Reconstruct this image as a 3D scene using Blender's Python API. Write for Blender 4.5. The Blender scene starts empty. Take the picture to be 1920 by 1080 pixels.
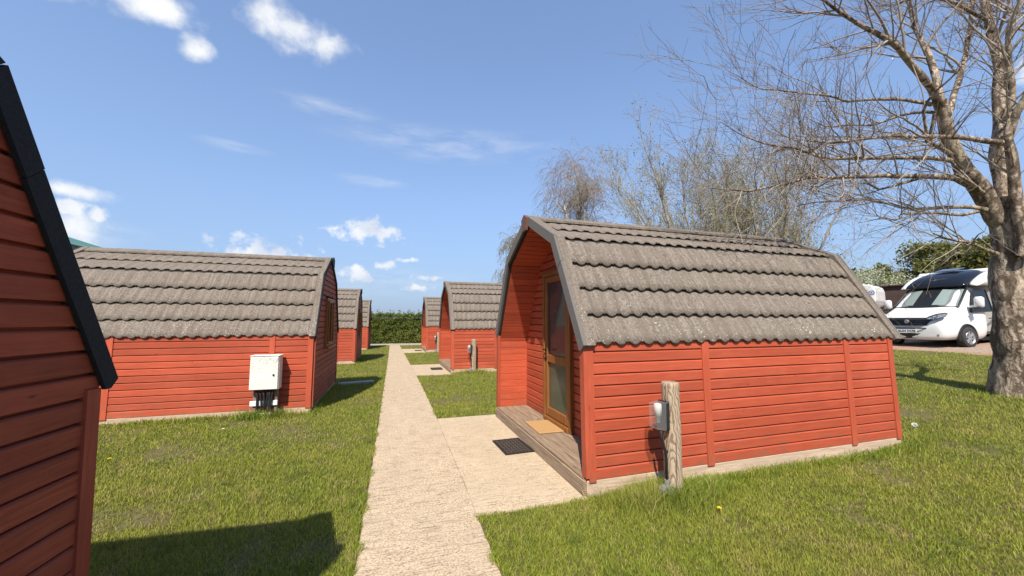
import bpy, math, random
import numpy as np
from mathutils import Vector, Matrix, noise as mnoise
R = math.radians
rng = np.random.default_rng(7)
random.seed(7)
scene = bpy.context.scene
COL = scene.collection

# ------------------------------------------------------------------ camera
CF, YAW, PITCH, EYE = 720.0, R(17.5), R(4.76), 1.6
fw = Vector((math.sin(YAW)*math.cos(PITCH), math.cos(YAW)*math.cos(PITCH), math.sin(PITCH)))
rt = Vector((math.cos(YAW), -math.sin(YAW), 0))
up = Vector((-math.sin(YAW)*math.sin(PITCH), -math.cos(YAW)*math.sin(PITCH), math.cos(PITCH)))
def at(px, py, d):
    """photo pixel + distance along the view axis -> world point"""
    v = fw*d + rt*((px-960)/CF*d) + up*((540-py)/CF*d)
    return np.array((v.x, v.y, v.z+EYE))
cam = bpy.data.cameras.new('camera')
camo = bpy.data.objects.new('camera', cam); COL.objects.link(camo)
camo.location = (0, 0, EYE)
camo.rotation_euler = (R(90)+PITCH, 0, -YAW)
cam.sensor_width = 36; cam.lens = 36*CF/1920
cam.clip_start = 0.05; cam.clip_end = 3000
scene.camera = camo

# ------------------------------------------------------------------ ground height
def sstep(a, b, x):
    t = np.clip((x-a)/(b-a), 0, 1); return t*t*(3-2*t)
def gz(x, y):
    x = np.asarray(x, float); y = np.asarray(y, float)
    rise = .70*np.clip((x-5.6)/12.4, 0, 1.15)
    fall = -.0065*np.clip(y-8, 0, 26)*(1-sstep(5, 12, x))
    return rise+fall
def g(x, y): return float(gz(x, y))

# ------------------------------------------------------------------ object helpers
def tag(o, label=None, cat=None, group=None, kind=None):
    if label: o['label'] = label
    if cat: o['category'] = cat
    if group: o['group'] = group
    if kind: o['kind'] = kind
    return o
def thing(name, loc, rz, label, cat, group=None):
    o = bpy.data.objects.new(name, None); COL.objects.link(o)
    o.location = loc; o.rotation_euler = (0, 0, rz); o.empty_display_size = .2
    return tag(o, label, cat, group)
def copy_tree(o, parent=None):
    c = o.copy(); COL.objects.link(c)
    if parent is not None: c.parent = parent
    for ch in list(o.children): copy_tree(ch, c)
    return c
def link(name, me, mat, parent=None, smooth=False):
    o = bpy.data.objects.new(name, me); COL.objects.link(o)
    for m in (mat if isinstance(mat, (list, tuple)) else [mat]): me.materials.append(m)
    if parent is not None: o.parent = parent
    if smooth: me.shade_smooth()
    return o
def np_mesh(name, V, faces_list, col=None):
    """V (n,3); faces_list: list of int arrays (m,k)"""
    me = bpy.data.meshes.new(name)
    V = np.ascontiguousarray(V, dtype=np.float32)
    me.vertices.add(len(V)); me.vertices.foreach_set('co', V.ravel())
    loops = np.concatenate([f.ravel() for f in faces_list]).astype(np.int32)
    tot = np.concatenate([np.full(len(f), f.shape[1], np.int32) for f in faces_list])
    start = np.concatenate([[0], np.cumsum(tot)[:-1]]).astype(np.int32)
    me.loops.add(len(loops)); me.loops.foreach_set('vertex_index', loops)
    me.polygons.add(len(tot)); me.polygons.foreach_set('loop_start', start); me.polygons.foreach_set('loop_total', tot)
    me.update(calc_edges=True)
    if col is not None:
        a = me.color_attributes.new('Col', 'FLOAT_COLOR', 'POINT')
        c = np.ones((len(V), 4), np.float32); c[:, :3] = col
        a.data.foreach_set('color', c.ravel())
    return me

class MB:
    def __init__(s): s.v = []; s.f = []; s.mi = []
    def add(s, vs, fs, mi=0):
        b = len(s.v); s.v += [tuple(map(float, v)) for v in vs]
        for f in fs: s.f.append(tuple(b+i for i in f)); s.mi.append(mi)
    def box(s, c, d, rot=None, bev=0.0, mi=0):
        x, y, z = d[0]/2, d[1]/2, d[2]/2
        if bev > 0:
            b = min(bev, x*.9, y*.9, z*.9)
            vs = []
            idx = {}
            for sx in (-1, 1):
                for sy in (-1, 1):
                    for sz in (-1, 1):
                        for k in range(3):
                            p = [sx*x, sy*y, sz*z]
                            for q in range(3):
                                if q != k: p[q] -= (sx, sy, sz)[q]*b
                            idx[(sx, sy, sz, k)] = len(vs); vs.append(p)
            fs = []
            for k in range(3):
                o = [q for q in range(3) if q != k]
                for sg in (-1, 1):
                    q = []
                    for a, c2 in ((-1, -1), (1, -1), (1, 1), (-1, 1)):
                        t = [0, 0, 0]; t[k] = sg; t[o[0]] = a; t[o[1]] = c2
                        q.append(idx[(t[0], t[1], t[2], k)])
                    fs.append(q)
            for k in range(3):
                o = [q for q in range(3) if q != k]
                for a in (-1, 1):
                    for c2 in (-1, 1):
                        t0 = [0, 0, 0]; t0[k] = -1; t0[o[0]] = a; t0[o[1]] = c2
                        t1 = list(t0); t1[k] = 1
                        fs.append([idx[(*t0, o[0])], idx[(*t1, o[0])], idx[(*t1, o[1])], idx[(*t0, o[1])]])
            for sx in (-1, 1):
                for sy in (-1, 1):
                    for sz in (-1, 1): fs.append([idx[(sx, sy, sz, k)] for k in range(3)])
        else:
            vs = [[sx*x, sy*y, sz*z] for sx in (-1, 1) for sy in (-1, 1) for sz in (-1, 1)]
            fs = [(0, 1, 3, 2), (4, 6, 7, 5), (0, 4, 5, 1), (2, 3, 7, 6), (0, 2, 6, 4), (1, 5, 7, 3)]
        if rot is not None: vs = [rot @ Vector(v) for v in vs]
        s.add([(v[0]+c[0], v[1]+c[1], v[2]+c[2]) for v in vs], fs, mi)
        return s
    def prism(s, poly, axis, a0, a1, mi=0):
        """poly: 2-D points in the two other axes (order x,y,z without axis)"""
        def P(p, t):
            q = list(p); q.insert(axis, t); return q
        n = len(poly)
        s.add([P(p, a0) for p in poly]+[P(p, a1) for p in poly],
              [tuple(range(n))[::-1], tuple(range(n, 2*n))]+[(i, (i+1) % n, n+(i+1) % n, n+i) for i in range(n)], mi)
        return s
    def tube(s, pts, rad, n=8, cap=True, mi=0):
        pts = [Vector(p) for p in pts]
        if not hasattr(rad, '__len__'): rad = [rad]*len(pts)
        vs = []; fs = []
        ref = None
        for i, p in enumerate(pts):
            t = (pts[min(i+1, len(pts)-1)]-pts[max(i-1, 0)]).normalized()
            if ref is None: ref = t.orthogonal().normalized()
            ref = (ref-t*ref.dot(t)).normalized(); b = t.cross(ref)
            for k in range(n):
                a = 2*math.pi*k/n
                vs.append(p+ref*math.cos(a)*rad[i]+b*math.sin(a)*rad[i])
        for i in range(len(pts)-1):
            for k in range(n): fs.append((i*n+k, i*n+(k+1) % n, (i+1)*n+(k+1) % n, (i+1)*n+k))
        if cap: fs += [tuple(range(n))[::-1], tuple(range((len(pts)-1)*n, len(pts)*n))]
        s.add(vs, fs, mi); return s
    def lathe(s, prof, c, axis=2, n=24, mi=0):
        """prof: (r, h) list, revolved about axis through c"""
        vs = []; fs = []
        o = [q for q in range(3) if q != axis]
        for r, h in prof:
            for k in range(n):
                a = 2*math.pi*k/n; p = [0, 0, 0]; p[axis] = h; p[o[0]] = r*math.cos(a); p[o[1]] = r*math.sin(a)
                vs.append([p[i]+c[i] for i in range(3)])
        for i in range(len(prof)-1):
            for k in range(n): fs.append((i*n+k, i*n+(k+1) % n, (i+1)*n+(k+1) % n, (i+1)*n+k))
        s.add(vs, fs, mi); return s
    def mesh(s, name):
        me = bpy.data.meshes.new(name); me.from_pydata(s.v, [], s.f)
        if any(s.mi): me.polygons.foreach_set('material_index', s.mi)
        import bmesh
        bm = bmesh.new(); bm.from_mesh(me); bmesh.ops.recalc_face_normals(bm, faces=bm.faces); bm.to_mesh(me); bm.free()
        me.update(); return me
    def build(s, name, mat, parent=None, smooth=False):
        return link(name, s.mesh(name), mat, parent, smooth)

# ------------------------------------------------------------------ materials
class NT:
    def __init__(s, mat):
        s.t = mat.node_tree; s.n = s.t.nodes; s.l = s.t.links
    def node(s, typ, **kw):
        n = s.n.new(typ)
        for k, v in kw.items():
            if k.startswith('_'): setattr(n, k[1:], v)
        return n
    def val(s, sock, v):
        if isinstance(v, bpy.types.NodeSocket): s.l.new(v, sock)
        elif v is not None: sock.default_value = v
    def coord(s, kind='Object'): return s.n.new('ShaderNodeTexCoord').outputs[kind]
    def mapping(s, vec, scale=(1, 1, 1), loc=(0, 0, 0), rot=(0, 0, 0)):
        m = s.n.new('ShaderNodeMapping'); s.l.new(vec, m.inputs['Vector'])
        m.inputs['Scale'].default_value = scale; s.val(m.inputs['Location'], loc); m.inputs['Rotation'].default_value = rot
        return m.outputs[0]
    def noise(s, vec, scale=5, detail=4, rough=.55, dist=0.0, out='Fac'):
        m = s.n.new('ShaderNodeTexNoise'); s.l.new(vec, m.inputs['Vector'])
        m.inputs['Scale'].default_value = scale; m.inputs['Detail'].default_value = detail
        m.inputs['Roughness'].default_value = rough; m.inputs['Distortion'].default_value = dist
        return m.outputs[out]
    def voro(s, vec, scale=5, feature='F1', out='Distance', rand=1.0):
        m = s.n.new('ShaderNodeTexVoronoi'); m.feature = feature; s.l.new(vec, m.inputs['Vector'])
        m.inputs['Scale'].default_value = scale; m.inputs['Randomness'].default_value = rand
        return m.outputs[out]
    def ramp(s, fac, stops, interp='LINEAR'):
        m = s.n.new('ShaderNodeValToRGB'); s.l.new(fac, m.inputs[0]); m.color_ramp.interpolation = interp
        e = m.color_ramp.elements
        while len(e) < len(stops): e.new(.5)
        for q, (p, c) in zip(e, stops):
            q.position = p; q.color = (*c, 1) if hasattr(c, '__len__') else (c, c, c, 1)
        return m.outputs[0]
    def mix(s, fac, a, b, blend='MIX'):
        m = s.n.new('ShaderNodeMix'); m.data_type = 'RGBA'; m.blend_type = blend
        s.val(m.inputs[0], fac)
        for sock, v in ((m.inputs[6], a), (m.inputs[7], b)):
            s.val(sock, v if isinstance(v, bpy.types.NodeSocket) else (*v, 1))
        return m.outputs[2]
    def math(s, op, a, b=None, c=None, clamp=False):
        m = s.n.new('ShaderNodeMath'); m.operation = op; m.use_clamp = clamp
        for i, v in enumerate((a, b, c)):
            if v is not None: s.val(m.inputs[i], v)
        return m.outputs[0]
    def bump(s, h, strength=.3, dist=.01):
        m = s.n.new('ShaderNodeBump'); s.l.new(h, m.inputs['Height'])
        m.inputs['Strength'].default_value = strength; m.inputs['Distance'].default_value = dist
        return m.outputs[0]
    def rand(s): return s.n.new('ShaderNodeObjectInfo').outputs['Random']
def new_mat(name):
    m = bpy.data.materials.new(name); m.use_nodes = True
    return m, NT(m), m.node_tree.nodes['Principled BSDF']
def plain(name, col, rough=.5, metal=0.0, spec=.5, var=.12, scale=30, bump=0.0):
    m, t, b = new_mat(name)
    co = t.coord()
    n = t.noise(co, scale, 5)
    c = t.ramp(n, [(.25, [x*(1-var) for x in col]), (.75, [min(1, x*(1+var)) for x in col])])
    t.l.new(c, b.inputs['Base Color']); b.inputs['Metallic'].default_value = metal
    b.inputs['Specular IOR Level'].default_value = spec
    r = t.ramp(t.noise(co, scale*.4, 4), [(.3, max(0, rough-.08)), (.7, min(1, rough+.08))]); t.l.new(r, b.inputs['Roughness'])
    if bump: t.l.new(t.bump(n, bump, .004), b.inputs['Normal'])
    return m
def painted_wood(name, base, dark, axis, rough=.62, board=.105):
    """stained board: grain along axis (0=x, 1=y), boards differ a little, dirt spots and knots"""
    m, t, b = new_mat(name)
    co = t.coord('Object'); off = t.mapping(co, loc=(0, 0, 0))
    rnd = t.rand(); cb = t.n.new('ShaderNodeCombineXYZ'); t.l.new(t.math('MULTIPLY', rnd, 13.0), cb.inputs[0]); t.l.new(t.math('MULTIPLY', rnd, 7.0), cb.inputs[1])
    ad = t.n.new('ShaderNodeVectorMath'); ad.operation = 'ADD'; t.l.new(off, ad.inputs[0]); t.l.new(cb.outputs[0], ad.inputs[1]); co2 = ad.outputs[0]
    sc = (1.6, 22, 22) if axis == 0 else ((22, 1.6, 22) if axis == 1 else (22, 22, 1.6))
    grain = t.noise(t.mapping(co2, scale=sc), 2.2, 6, .6, .6)
    big = t.noise(co2, 1.1, 4)
    # one tone per board
    sep = t.n.new('ShaderNodeSeparateXYZ'); t.l.new(co, sep.inputs[0])
    if axis == 2: bid = t.math('MULTIPLY', rnd, 3.0)
    else: bid = t.math('FLOOR', t.math('DIVIDE', t.math('SUBTRACT', sep.outputs[2], .152), board))
    wn = t.n.new('ShaderNodeTexWhiteNoise'); wn.noise_dimensions = '2D'
    cv = t.n.new('ShaderNodeCombineXYZ'); t.l.new(bid, cv.inputs[0]); t.l.new(t.math('MULTIPLY', rnd, 91.0), cv.inputs[1]); t.l.new(cv.outputs[0], wn.inputs['Vector'])
    tone = t.math('MULTIPLY_ADD', wn.outputs[0], .30, .86)
    c = t.mix(t.ramp(grain, [(.3, 0.0), (.72, 1.0)]), dark, base)
    c = t.mix(t.ramp(big, [(.38, .38), (.62, 0.0)]), c, [x*.66 for x in base])
    splash = t.math('MULTIPLY', t.ramp(t.noise(t.mapping(co2, scale=(1, 1, 1.6)), 7.5, 6, .7), [(.47, 0.0), (.66, 1.0)]), t.ramp(sep.outputs[2], [(.16, .75), (.48, 0.0)]))
    c = t.mix(splash, c, (.19, .085, .045))
    fade = t.noise(t.mapping(co2, scale=(.5, .5, .5)), 1.6, 6, .65)
    c = t.mix(t.ramp(fade, [(.50, 0.0), (.72, .30)]), c, [min(1, x*1.25+.03) for x in base])
    knots = t.voro(t.mapping(co2, scale=(3, 3, 9) if axis != 2 else (9, 9, 2)), 1.0)
    c = t.mix(t.ramp(knots, [(.03, .75), (.07, 0.0)]), c, [x*.35 for x in dark])
    chips = t.noise(t.mapping(co2, scale=(1, 1, 2)), 42, 2)
    c = t.mix(t.ramp(chips, [(.735, 0.0), (.76, .5)]), c, (.42, .2, .12))
    mm = t.n.new('ShaderNodeMix'); mm.data_type = 'RGBA'; mm.blend_type = 'MULTIPLY'; mm.inputs[0].default_value = 1
    t.l.new(c, mm.inputs[6]); t.l.new(tone, mm.inputs[7])
    t.l.new(mm.outputs[2], b.inputs['Base Color'])
    t.l.new(t.ramp(grain, [(.3, rough+.12), (.7, rough-.06)]), b.inputs['Roughness'])
    b.inputs['Specular IOR Level'].default_value = .35
    t.l.new(t.bump(grain, .25, .004), b.inputs['Normal'])
    return m
M = {}
RED, REDD = (.455, .088, .037), (.335, .052, .021)
M['red_x'] = painted_wood('red_boards_along', RED, REDD, 0)
M['red_y'] = painted_wood('red_boards_across', RED, REDD, 1)
M['red_z'] = painted_wood('red_upright', RED, REDD, 2)
M['gable_y'] = painted_wood('worn_red_boards', (.32, .068, .032), (.19, .040, .019), 1)
M['gable_z'] = painted_wood('worn_red_upright', (.32, .062, .030), (.2, .04, .019), 2)
M['brown_wall'] = painted_wood('brown_boards', (.055, .028, .02), (.03, .015, .011), 1, board=.14)

def weathered(name, base, dark, axis, rough=.8, streak=14, contrast=(.35, .68)):
    m, t, b = new_mat(name)
    co = t.coord()
    sc = [streak*1.6]*3; sc[axis] = 1.3
    gr = t.noise(t.mapping(co, scale=sc), 2.0, 7, .65, .9)
    bg = t.noise(co, 1.7, 5)
    c = t.mix(t.ramp(gr, [(contrast[0], 0.0), (contrast[1], 1.0)]), dark, base)
    c = t.mix(t.ramp(bg, [(.35, .35), (.65, 0.0)]), c, [x*.6 for x in base])
    kn = t.voro(t.mapping(co, scale=[5 if i != axis else 2 for i in range(3)]), 1.0)
    c = t.mix(t.ramp(kn, [(.05, .6), (.12, 0.0)]), c, [x*.6 for x in dark])
    t.l.new(c, b.inputs['Base Color']); b.inputs['Roughness'].default_value = rough
    b.inputs['Specular IOR Level'].default_value = .25
    t.l.new(t.bump(gr, .5, .006), b.inputs['Normal'])
    return m
M['sill_x'] = weathered('pale_sill_timber', (.62, .47, .335), (.36, .25, .165), 0)
M['sill_y'] = weathered('pale_sill_timber_across', (.62, .47, .335), (.36, .25, .165), 1)
M['deck'] = weathered('weathered_decking', (.42, .305, .20), (.19, .125, .078), 1)
def post_material():
    m, t, b = new_mat('weathered_post')
    co = t.coord()
    warp = t.noise(t.mapping(co, scale=(3, 3, 1.6)), 2.2, 3, out='Color')
    ad = t.n.new('ShaderNodeVectorMath'); ad.operation = 'MULTIPLY_ADD'; t.l.new(warp, ad.inputs[0]); ad.inputs[1].default_value = (.10, .10, .22); t.l.new(co, ad.inputs[2])
    w = t.n.new('ShaderNodeTexWave'); w.wave_type = 'BANDS'; w.bands_direction = 'DIAGONAL'; t.l.new(t.mapping(ad.outputs[0], scale=(1, 1, .16)), w.inputs['Vector']); w.inputs['Scale'].default_value = 24; w.inputs['Distortion'].default_value = 2.5; w.inputs['Detail'].default_value = 3
    fine = t.noise(t.mapping(co, scale=(60, 60, 3)), 1.5, 5, .6)
    c = t.mix(t.ramp(w.outputs['Fac'], [(.05, 0.0), (.42, 1.0)]), (.20, .14, .09), (.41, .315, .215))
    c = t.mix(t.ramp(fine, [(.3, .55), (.5, 0.0)]), c, (.16, .10, .06))
    crack = t.noise(t.mapping(co, scale=(26, 26, 1.2)), 1.0, 3, .5)
    c = t.mix(t.ramp(crack, [(.30, .9), (.36, 0.0)]), c, (.055, .035, .022))
    t.l.new(c, b.inputs['Base Color']); b.inputs['Roughness'].default_value = .85; b.inputs['Specular IOR Level'].default_value = .2
    t.l.new(t.bump(t.mix(.5, w.outputs['Fac'], fine), .6, .006), b.inputs['Normal'])
    return m
M['post'] = post_material()
M['greypost'] = weathered('grey_timber', (.30, .25, .20), (.13, .10, .08), 2)
M['barge'] = None

def tile_material():
    m, t, b = new_mat('granule_tile')
    co = t.coord()
    fine = t.noise(co, 260, 3, .7)
    mid = t.noise(co, 34, 5, .65)
    st = t.noise(t.mapping(co, scale=(16, 1.1, 1.1)), 1.4, 5, .6)
    big = t.noise(co, .9, 4)
    gr2 = t.noise(co, 105, 3, .75)
    c = t.ramp(t.mix(.6, fine, gr2), [(.33, (.074, .060, .047)), (.52, (.198, .165, .132)), (.68, (.40, .345, .285))])
    c = t.mix(t.ramp(mid, [(.36, .85), (.52, 0.0)]), c, (.098, .076, .056))
    c = t.mix(t.ramp(st, [(.38, .75), (.54, 0.0)]), c, (.13, .102, .076))
    c = t.mix(t.ramp(st, [(.58, 0.0), (.75, .35)]), c, (.34, .30, .255))
    c = t.mix(t.ramp(big, [(.4, 0.0), (.7, .3)]), c, (.17, .135, .105))
    # lichen dots, denser towards the eaves of each pod (its own z)
    sep = t.n.new('ShaderNodeSeparateXYZ'); t.l.new(co, sep.inputs[0])
    low = t.ramp(t.math('DIVIDE', sep.outputs[2], 3.0), [(.46, .105), (.62, .05), (.9, .03)])
    v = t.voro(co, 26)
    lich = t.math('LESS_THAN', v, t.math('MULTIPLY', low, t.ramp(t.noise(co, 3.1, 3), [(.4, .6), (.6, 2.3)])))
    c = t.mix(t.math('MULTIPLY', lich, .75), c, (.50, .47, .40))
    moss = t.noise(co, 9, 6)
    c = t.mix(t.ramp(moss, [(.64, 0.0), (.74, .55)]), c, (.055, .05, .026))
    t.l.new(c, b.inputs['Base Color']); b.inputs['Roughness'].default_value = .93; b.inputs['Specular IOR Level'].default_value = .2
    t.l.new(t.bump(t.mix(.4, fine, mid), .55, .006), b.inputs['Normal'])
    return m
M['tile'] = tile_material()
M['barge'] = plain('grey_bargeboard', (.135, .122, .108), .9, spec=.25, var=.35, scale=160, bump=.3)
M['barge_dark'] = plain('charcoal_bargeboard', (.014, .0175, .020), .85, spec=.3, var=.35, scale=160, bump=.3)
M['finial'] = plain('brown_finial', (.13, .062, .04), .8, var=.3, scale=40)
M['upvc'] = weathered('golden_oak_frame', (.30, .115, .030), (.17, .060, .016), 2, rough=.42, streak=10)
M['black'] = plain('black_plastic', (.013, .013, .014), .5, var=.3)
M['blackmetal'] = plain('black_metal', (.012, .012, .013), .35, metal=.4)
M['chrome'] = plain('polished_metal', (.6, .6, .6), .22, metal=1.0, var=.05)
M['greyplastic'] = plain('grey_plastic', (.20, .20, .20), .5, var=.1)
M['whiteplastic'] = plain('white_plastic', (.72, .72, .68), .4, var=.08)
M['rubber'] = plain('rubber_mat', (.03, .023, .019), .95, spec=.1, var=.5, scale=60, bump=.3)
M['rubber_worn'] = plain('worn_rubber', (.085, .065, .055), .9, spec=.15, var=.4, scale=50)
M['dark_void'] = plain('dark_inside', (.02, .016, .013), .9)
M['coir'] = plain('coir_mat', (.40, .235, .10), .95, spec=.1, var=.4, scale=120, bump=.9)
M['curtain'] = plain('grey_curtain', (.38, .36, .34), .9, var=.15, scale=12)

def cabinet_material():
    m, t, b = new_mat('stained_white_cabinet')
    co = t.coord()
    sp = t.noise(t.mapping(co, scale=(1.4, 1, .8)), 55, 3, .7)
    sep = t.n.new('ShaderNodeSeparateXYZ'); t.l.new(co, sep.inputs[0])
    hi = t.ramp(sep.outputs[2], [(.55, .0), (.95, .16)])
    c = t.mix(t.ramp(t.math('ADD', sp, hi), [(.66, 0.0), (.76, .8)]), (.70, .68, .60), (.26, .25, .20))
    c = t.mix(t.ramp(t.noise(co, 4, 4), [(.4, 0.0), (.75, .35)]), c, (.52, .49, .40))
    t.l.new(c, b.inputs['Base Color']); b.inputs['Roughness'].default_value = .5
    return m
M['cabinet'] = cabinet_material()

def glass(name, tint, dark, rough, trans):
    m, t, b = new_mat(name)
    out = t.n['Material Output']
    gl = t.n.new('ShaderNodeBsdfGlossy'); gl.inputs['Roughness'].default_value = rough; gl.inputs['Color'].default_value = (1, 1, 1, 1)
    df = t.n.new('ShaderNodeBsdfDiffuse'); df.inputs['Color'].default_value = (*dark, 1)
    tr = t.n.new('ShaderNodeBsdfTransparent'); tr.inputs['Color'].default_value = (*tint, 1)
    m1 = t.n.new('ShaderNodeMixShader'); m1.inputs[0].default_value = trans; t.l.new(df.outputs[0], m1.inputs[1]); t.l.new(tr.outputs[0], m1.inputs[2])
    lw = t.n.new('ShaderNodeLayerWeight'); lw.inputs['Blend'].default_value = .5; fr_ = t.math('POWER', lw.outputs['Facing'], 5.0)
    m2 = t.n.new('ShaderNodeMixShader'); t.l.new(t.math('MULTIPLY_ADD', fr_, .9, .05, clamp=True), m2.inputs[0]); t.l.new(m1.outputs[0], m2.inputs[1]); t.l.new(gl.outputs[0], m2.inputs[2])
    t.l.new(m2.outputs[0], out.inputs['Surface'])
    return m
M['pane'] = glass('window_glass', (.75, .78, .76), (.03, .03, .03), .02, .75)
M['frosted'] = glass('frosted_glass', (.7, .74, .68), (.085, .10, .065), .22, .3)
M['door_pane'] = glass('misted_glass', (.7, .72, .7), (.062, .064, .06), .10, .45)
M['clear'] = glass('clear_cover', (.93, .93, .9), (.5, .5, .48), .05, .85)

def concrete_path(name, pale, dark, amount):
    m, t, b = new_mat(name)
    co = t.coord()
    agg = t.noise(co, 62, 5, .8)
    brush = t.noise(t.mapping(co, scale=(2.2, 26, 1)), 2.2, 5, .65, .5)
    patch = t.noise(co, 1.3, 5)
    spot = t.noise(co, 17, 4, .6)
    c = t.mix(t.ramp(agg, [(.36, amount), (.52, 0.0)]), pale, dark)
    c = t.mix(t.ramp(brush, [(.36, .6), (.50, 0.0)]), c, [x*.72 for x in dark])
    c = t.mix(t.ramp(agg, [(.6, 0.0), (.78, .5)]), c, [min(1, x*1.25) for x in pale])
    c = t.mix(t.ramp(patch, [(.38, .30), (.62, 0.0)]), c, [x*.66 for x in pale])
    c = t.mix(t.ramp(spot, [(.66, 0.0), (.74, .6)]), c, (.13, .095, .06))
    dots = t.voro(t.mapping(co, scale=(1, 1.5, 1)), 34); dsel = t.noise(co, 5.5, 3)
    c = t.mix(t.math('MULTIPLY', t.ramp(dots, [(.18, .85), (.34, 0.0)]), t.ramp(dsel, [(.38, 0.0), (.58, 1.0)])), c, (.17, .115, .075))
    t.l.new(c, b.inputs['Base Color']); b.inputs['Roughness'].default_value = .9; b.inputs['Specular IOR Level'].default_value = .2
    t.l.new(t.bump(t.mix(.5, agg, brush), .6, .008), b.inputs['Normal'])
    return m
M['path'] = concrete_path('brushed_concrete_path', (.545, .425, .28), (.175, .115, .075), 1.0)
M['slab'] = concrete_path('brushed_concrete_slab', (.525, .41, .27), (.29, .21, .135), .7)
M['road'] = concrete_path('far_lane', (.40, .34, .27), (.25, .2, .15), .5)
M['concrete'] = plain('pale_concrete', (.42, .33, .26), .9, var=.25, scale=25, bump=.3)
M['kerb'] = plain('grey_concrete', (.34, .33, .30), .9, var=.25, scale=25, bump=.3)

def lawn_material(name, attr):
    m, t, b = new_mat(name)
    geo = t.n.new('ShaderNodeNewGeometry').outputs['Position']
    n1 = t.noise(geo, .75, 5, .6); n2 = t.noise(geo, 3.2, 5, .65); n3 = t.noise(geo, 22, 5, .7)
    if attr:
        a = t.n.new('ShaderNodeVertexColor'); a.layer_name = 'Col'; base = a.outputs[0]
        base = t.mix(t.ramp(n1, [(.44, 0.0), (.62, .62)]), base, (.33, .315, .055))
        base = t.mix(t.ramp(n2, [(.55, 0.0), (.70, .6)]), base, (.44, .34, .13))
        base = t.mix(t.ramp(n2, [(.30, .6), (.45, 0.0)]), base, (.075, .12, .018))
    else:
        base = t.mix(t.ramp(n3, [(.35, 0.0), (.65, 1.0)]), (.06, .055, .02), (.17, .145, .05))
        base = t.mix(t.ramp(n2, [(.50, 0.0), (.66, .8)]), base, (.12, .085, .045))
    t.l.new(base, b.inputs['Base Color']); b.inputs['Roughness'].default_value = .75 if attr else .95
    b.inputs['Specular IOR Level'].default_value = .25
    if not attr: t.l.new(t.bump(n3, .8, .03), b.inputs['Normal'])
    if attr:
        # blades let some light through
        out = t.n['Material Output']
        tl = t.n.new('ShaderNodeBsdfTranslucent'); t.l.new(base, tl.inputs['Color'])
        mx = t.n.new('ShaderNodeMixShader'); mx.inputs[0].default_value = .3
        t.l.new(b.outputs[0], mx.inputs[1]); t.l.new(tl.outputs[0], mx.inputs[2]); t.l.new(mx.outputs[0], out.inputs['Surface'])
    return m
M['lawn'] = lawn_material('lawn_soil', False)
M['blade'] = lawn_material('grass_blades', True)

def leaf_material(name, cols, trans=.3):
    m, t, b = new_mat(name)
    a = t.n.new('ShaderNodeVertexColor'); a.layer_name = 'Col'
    n = t.noise(t.coord('Object'), 1.3, 4)
    c = t.mix(t.ramp(n, [(.35, 0.0), (.65, 1.0)]), cols[0], cols[1])
    mm = t.n.new('ShaderNodeMix'); mm.data_type = 'RGBA'; mm.blend_type = 'MULTIPLY'; mm.inputs[0].default_value = 1
    t.l.new(c, mm.inputs[6]); t.l.new(a.outputs[0], mm.inputs[7])
    t.l.new(mm.outputs[2], b.inputs['Base Color']); b.inputs['Roughness'].default_value = .6; b.inputs['Specular IOR Level'].default_value = .3
    out = t.n['Material Output']
    tl = t.n.new('ShaderNodeBsdfTranslucent'); t.l.new(mm.outputs[2], tl.inputs['Color'])
    mx = t.n.new('ShaderNodeMixShader'); mx.inputs[0].default_value = trans
    t.l.new(b.outputs[0], mx.inputs[1]); t.l.new(tl.outputs[0], mx.inputs[2]); t.l.new(mx.outputs[0], out.inputs['Surface'])
    return m
M['hedge'] = leaf_material('hedge_leaves', ((.10, .135, .025), (.20, .22, .045)))
M['young'] = leaf_material('young_leaves', ((.22, .225, .07), (.31, .285, .11)))
M['birchleaf'] = leaf_material('birch_leaves', ((.15, .17, .055), (.21, .22, .085)))
M['treeleaf'] = leaf_material('tree_leaves', ((.11, .13, .03), (.22, .205, .055)))
M['blossom'] = leaf_material('blossom', ((.52, .53, .42), (.24, .28, .12)), .2)

def bark_material(name, pale, dark, lich, scale=9.0, bump=1.0):
    m, t, b = new_mat(name)
    co = t.coord()
    wp = t.noise(co, 6, 4, .6, out='Color'); wa_ = t.n.new('ShaderNodeVectorMath'); wa_.operation = 'MULTIPLY_ADD'; t.l.new(wp, wa_.inputs[0]); wa_.inputs[1].default_value = (.16, .16, .3); t.l.new(co, wa_.inputs[2])
    v = t.voro(t.mapping(wa_.outputs[0], scale=(scale, scale, scale*.33)), 1.0, 'F1')
    n = t.noise(t.mapping(wa_.outputs[0], scale=(1, 1, .35)), scale*1.2, 6, .65, .8)
    f = t.noise(co, scale*7, 4, .7)
    pt = t.noise(co, 2.6, 5, .6)
    c = t.mix(t.ramp(n, [(.36, 0.0), (.62, 1.0)]), dark, pale)
    c = t.mix(t.ramp(v, [(.44, 0.0), (.62, .8)]), c, [x*.45 for x in dark])
    c = t.mix(t.ramp(f, [(.3, .5), (.48, 0.0)]), c, dark)
    c = t.mix(t.ramp(pt, [(.52, 0.0), (.68, .55)]), c, lich)
    t.l.new(c, b.inputs['Base Color']); b.inputs['Roughness'].default_value = .95; b.inputs['Specular IOR Level'].default_value = .15
    h = t.math('SUBTRACT', t.math('ADD', n, t.math('MULTIPLY', f, .3)), t.math('MULTIPLY', v, .9))
    t.l.new(t.bump(h, bump, .05), b.inputs['Normal'])
    return m
M['bark'] = bark_material('cracked_bark', (.60, .48, .36), (.19, .135, .09), (.43, .37, .26), 13.0)
M['twig'] = plain('bare_twigs', (.25, .195, .155), .9, spec=.2, var=.35, scale=3)
M['birch'] = bark_material('birch_bark', (.78, .73, .64), (.34, .28, .22), (.6, .55, .45), 4.0, .3)
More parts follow.
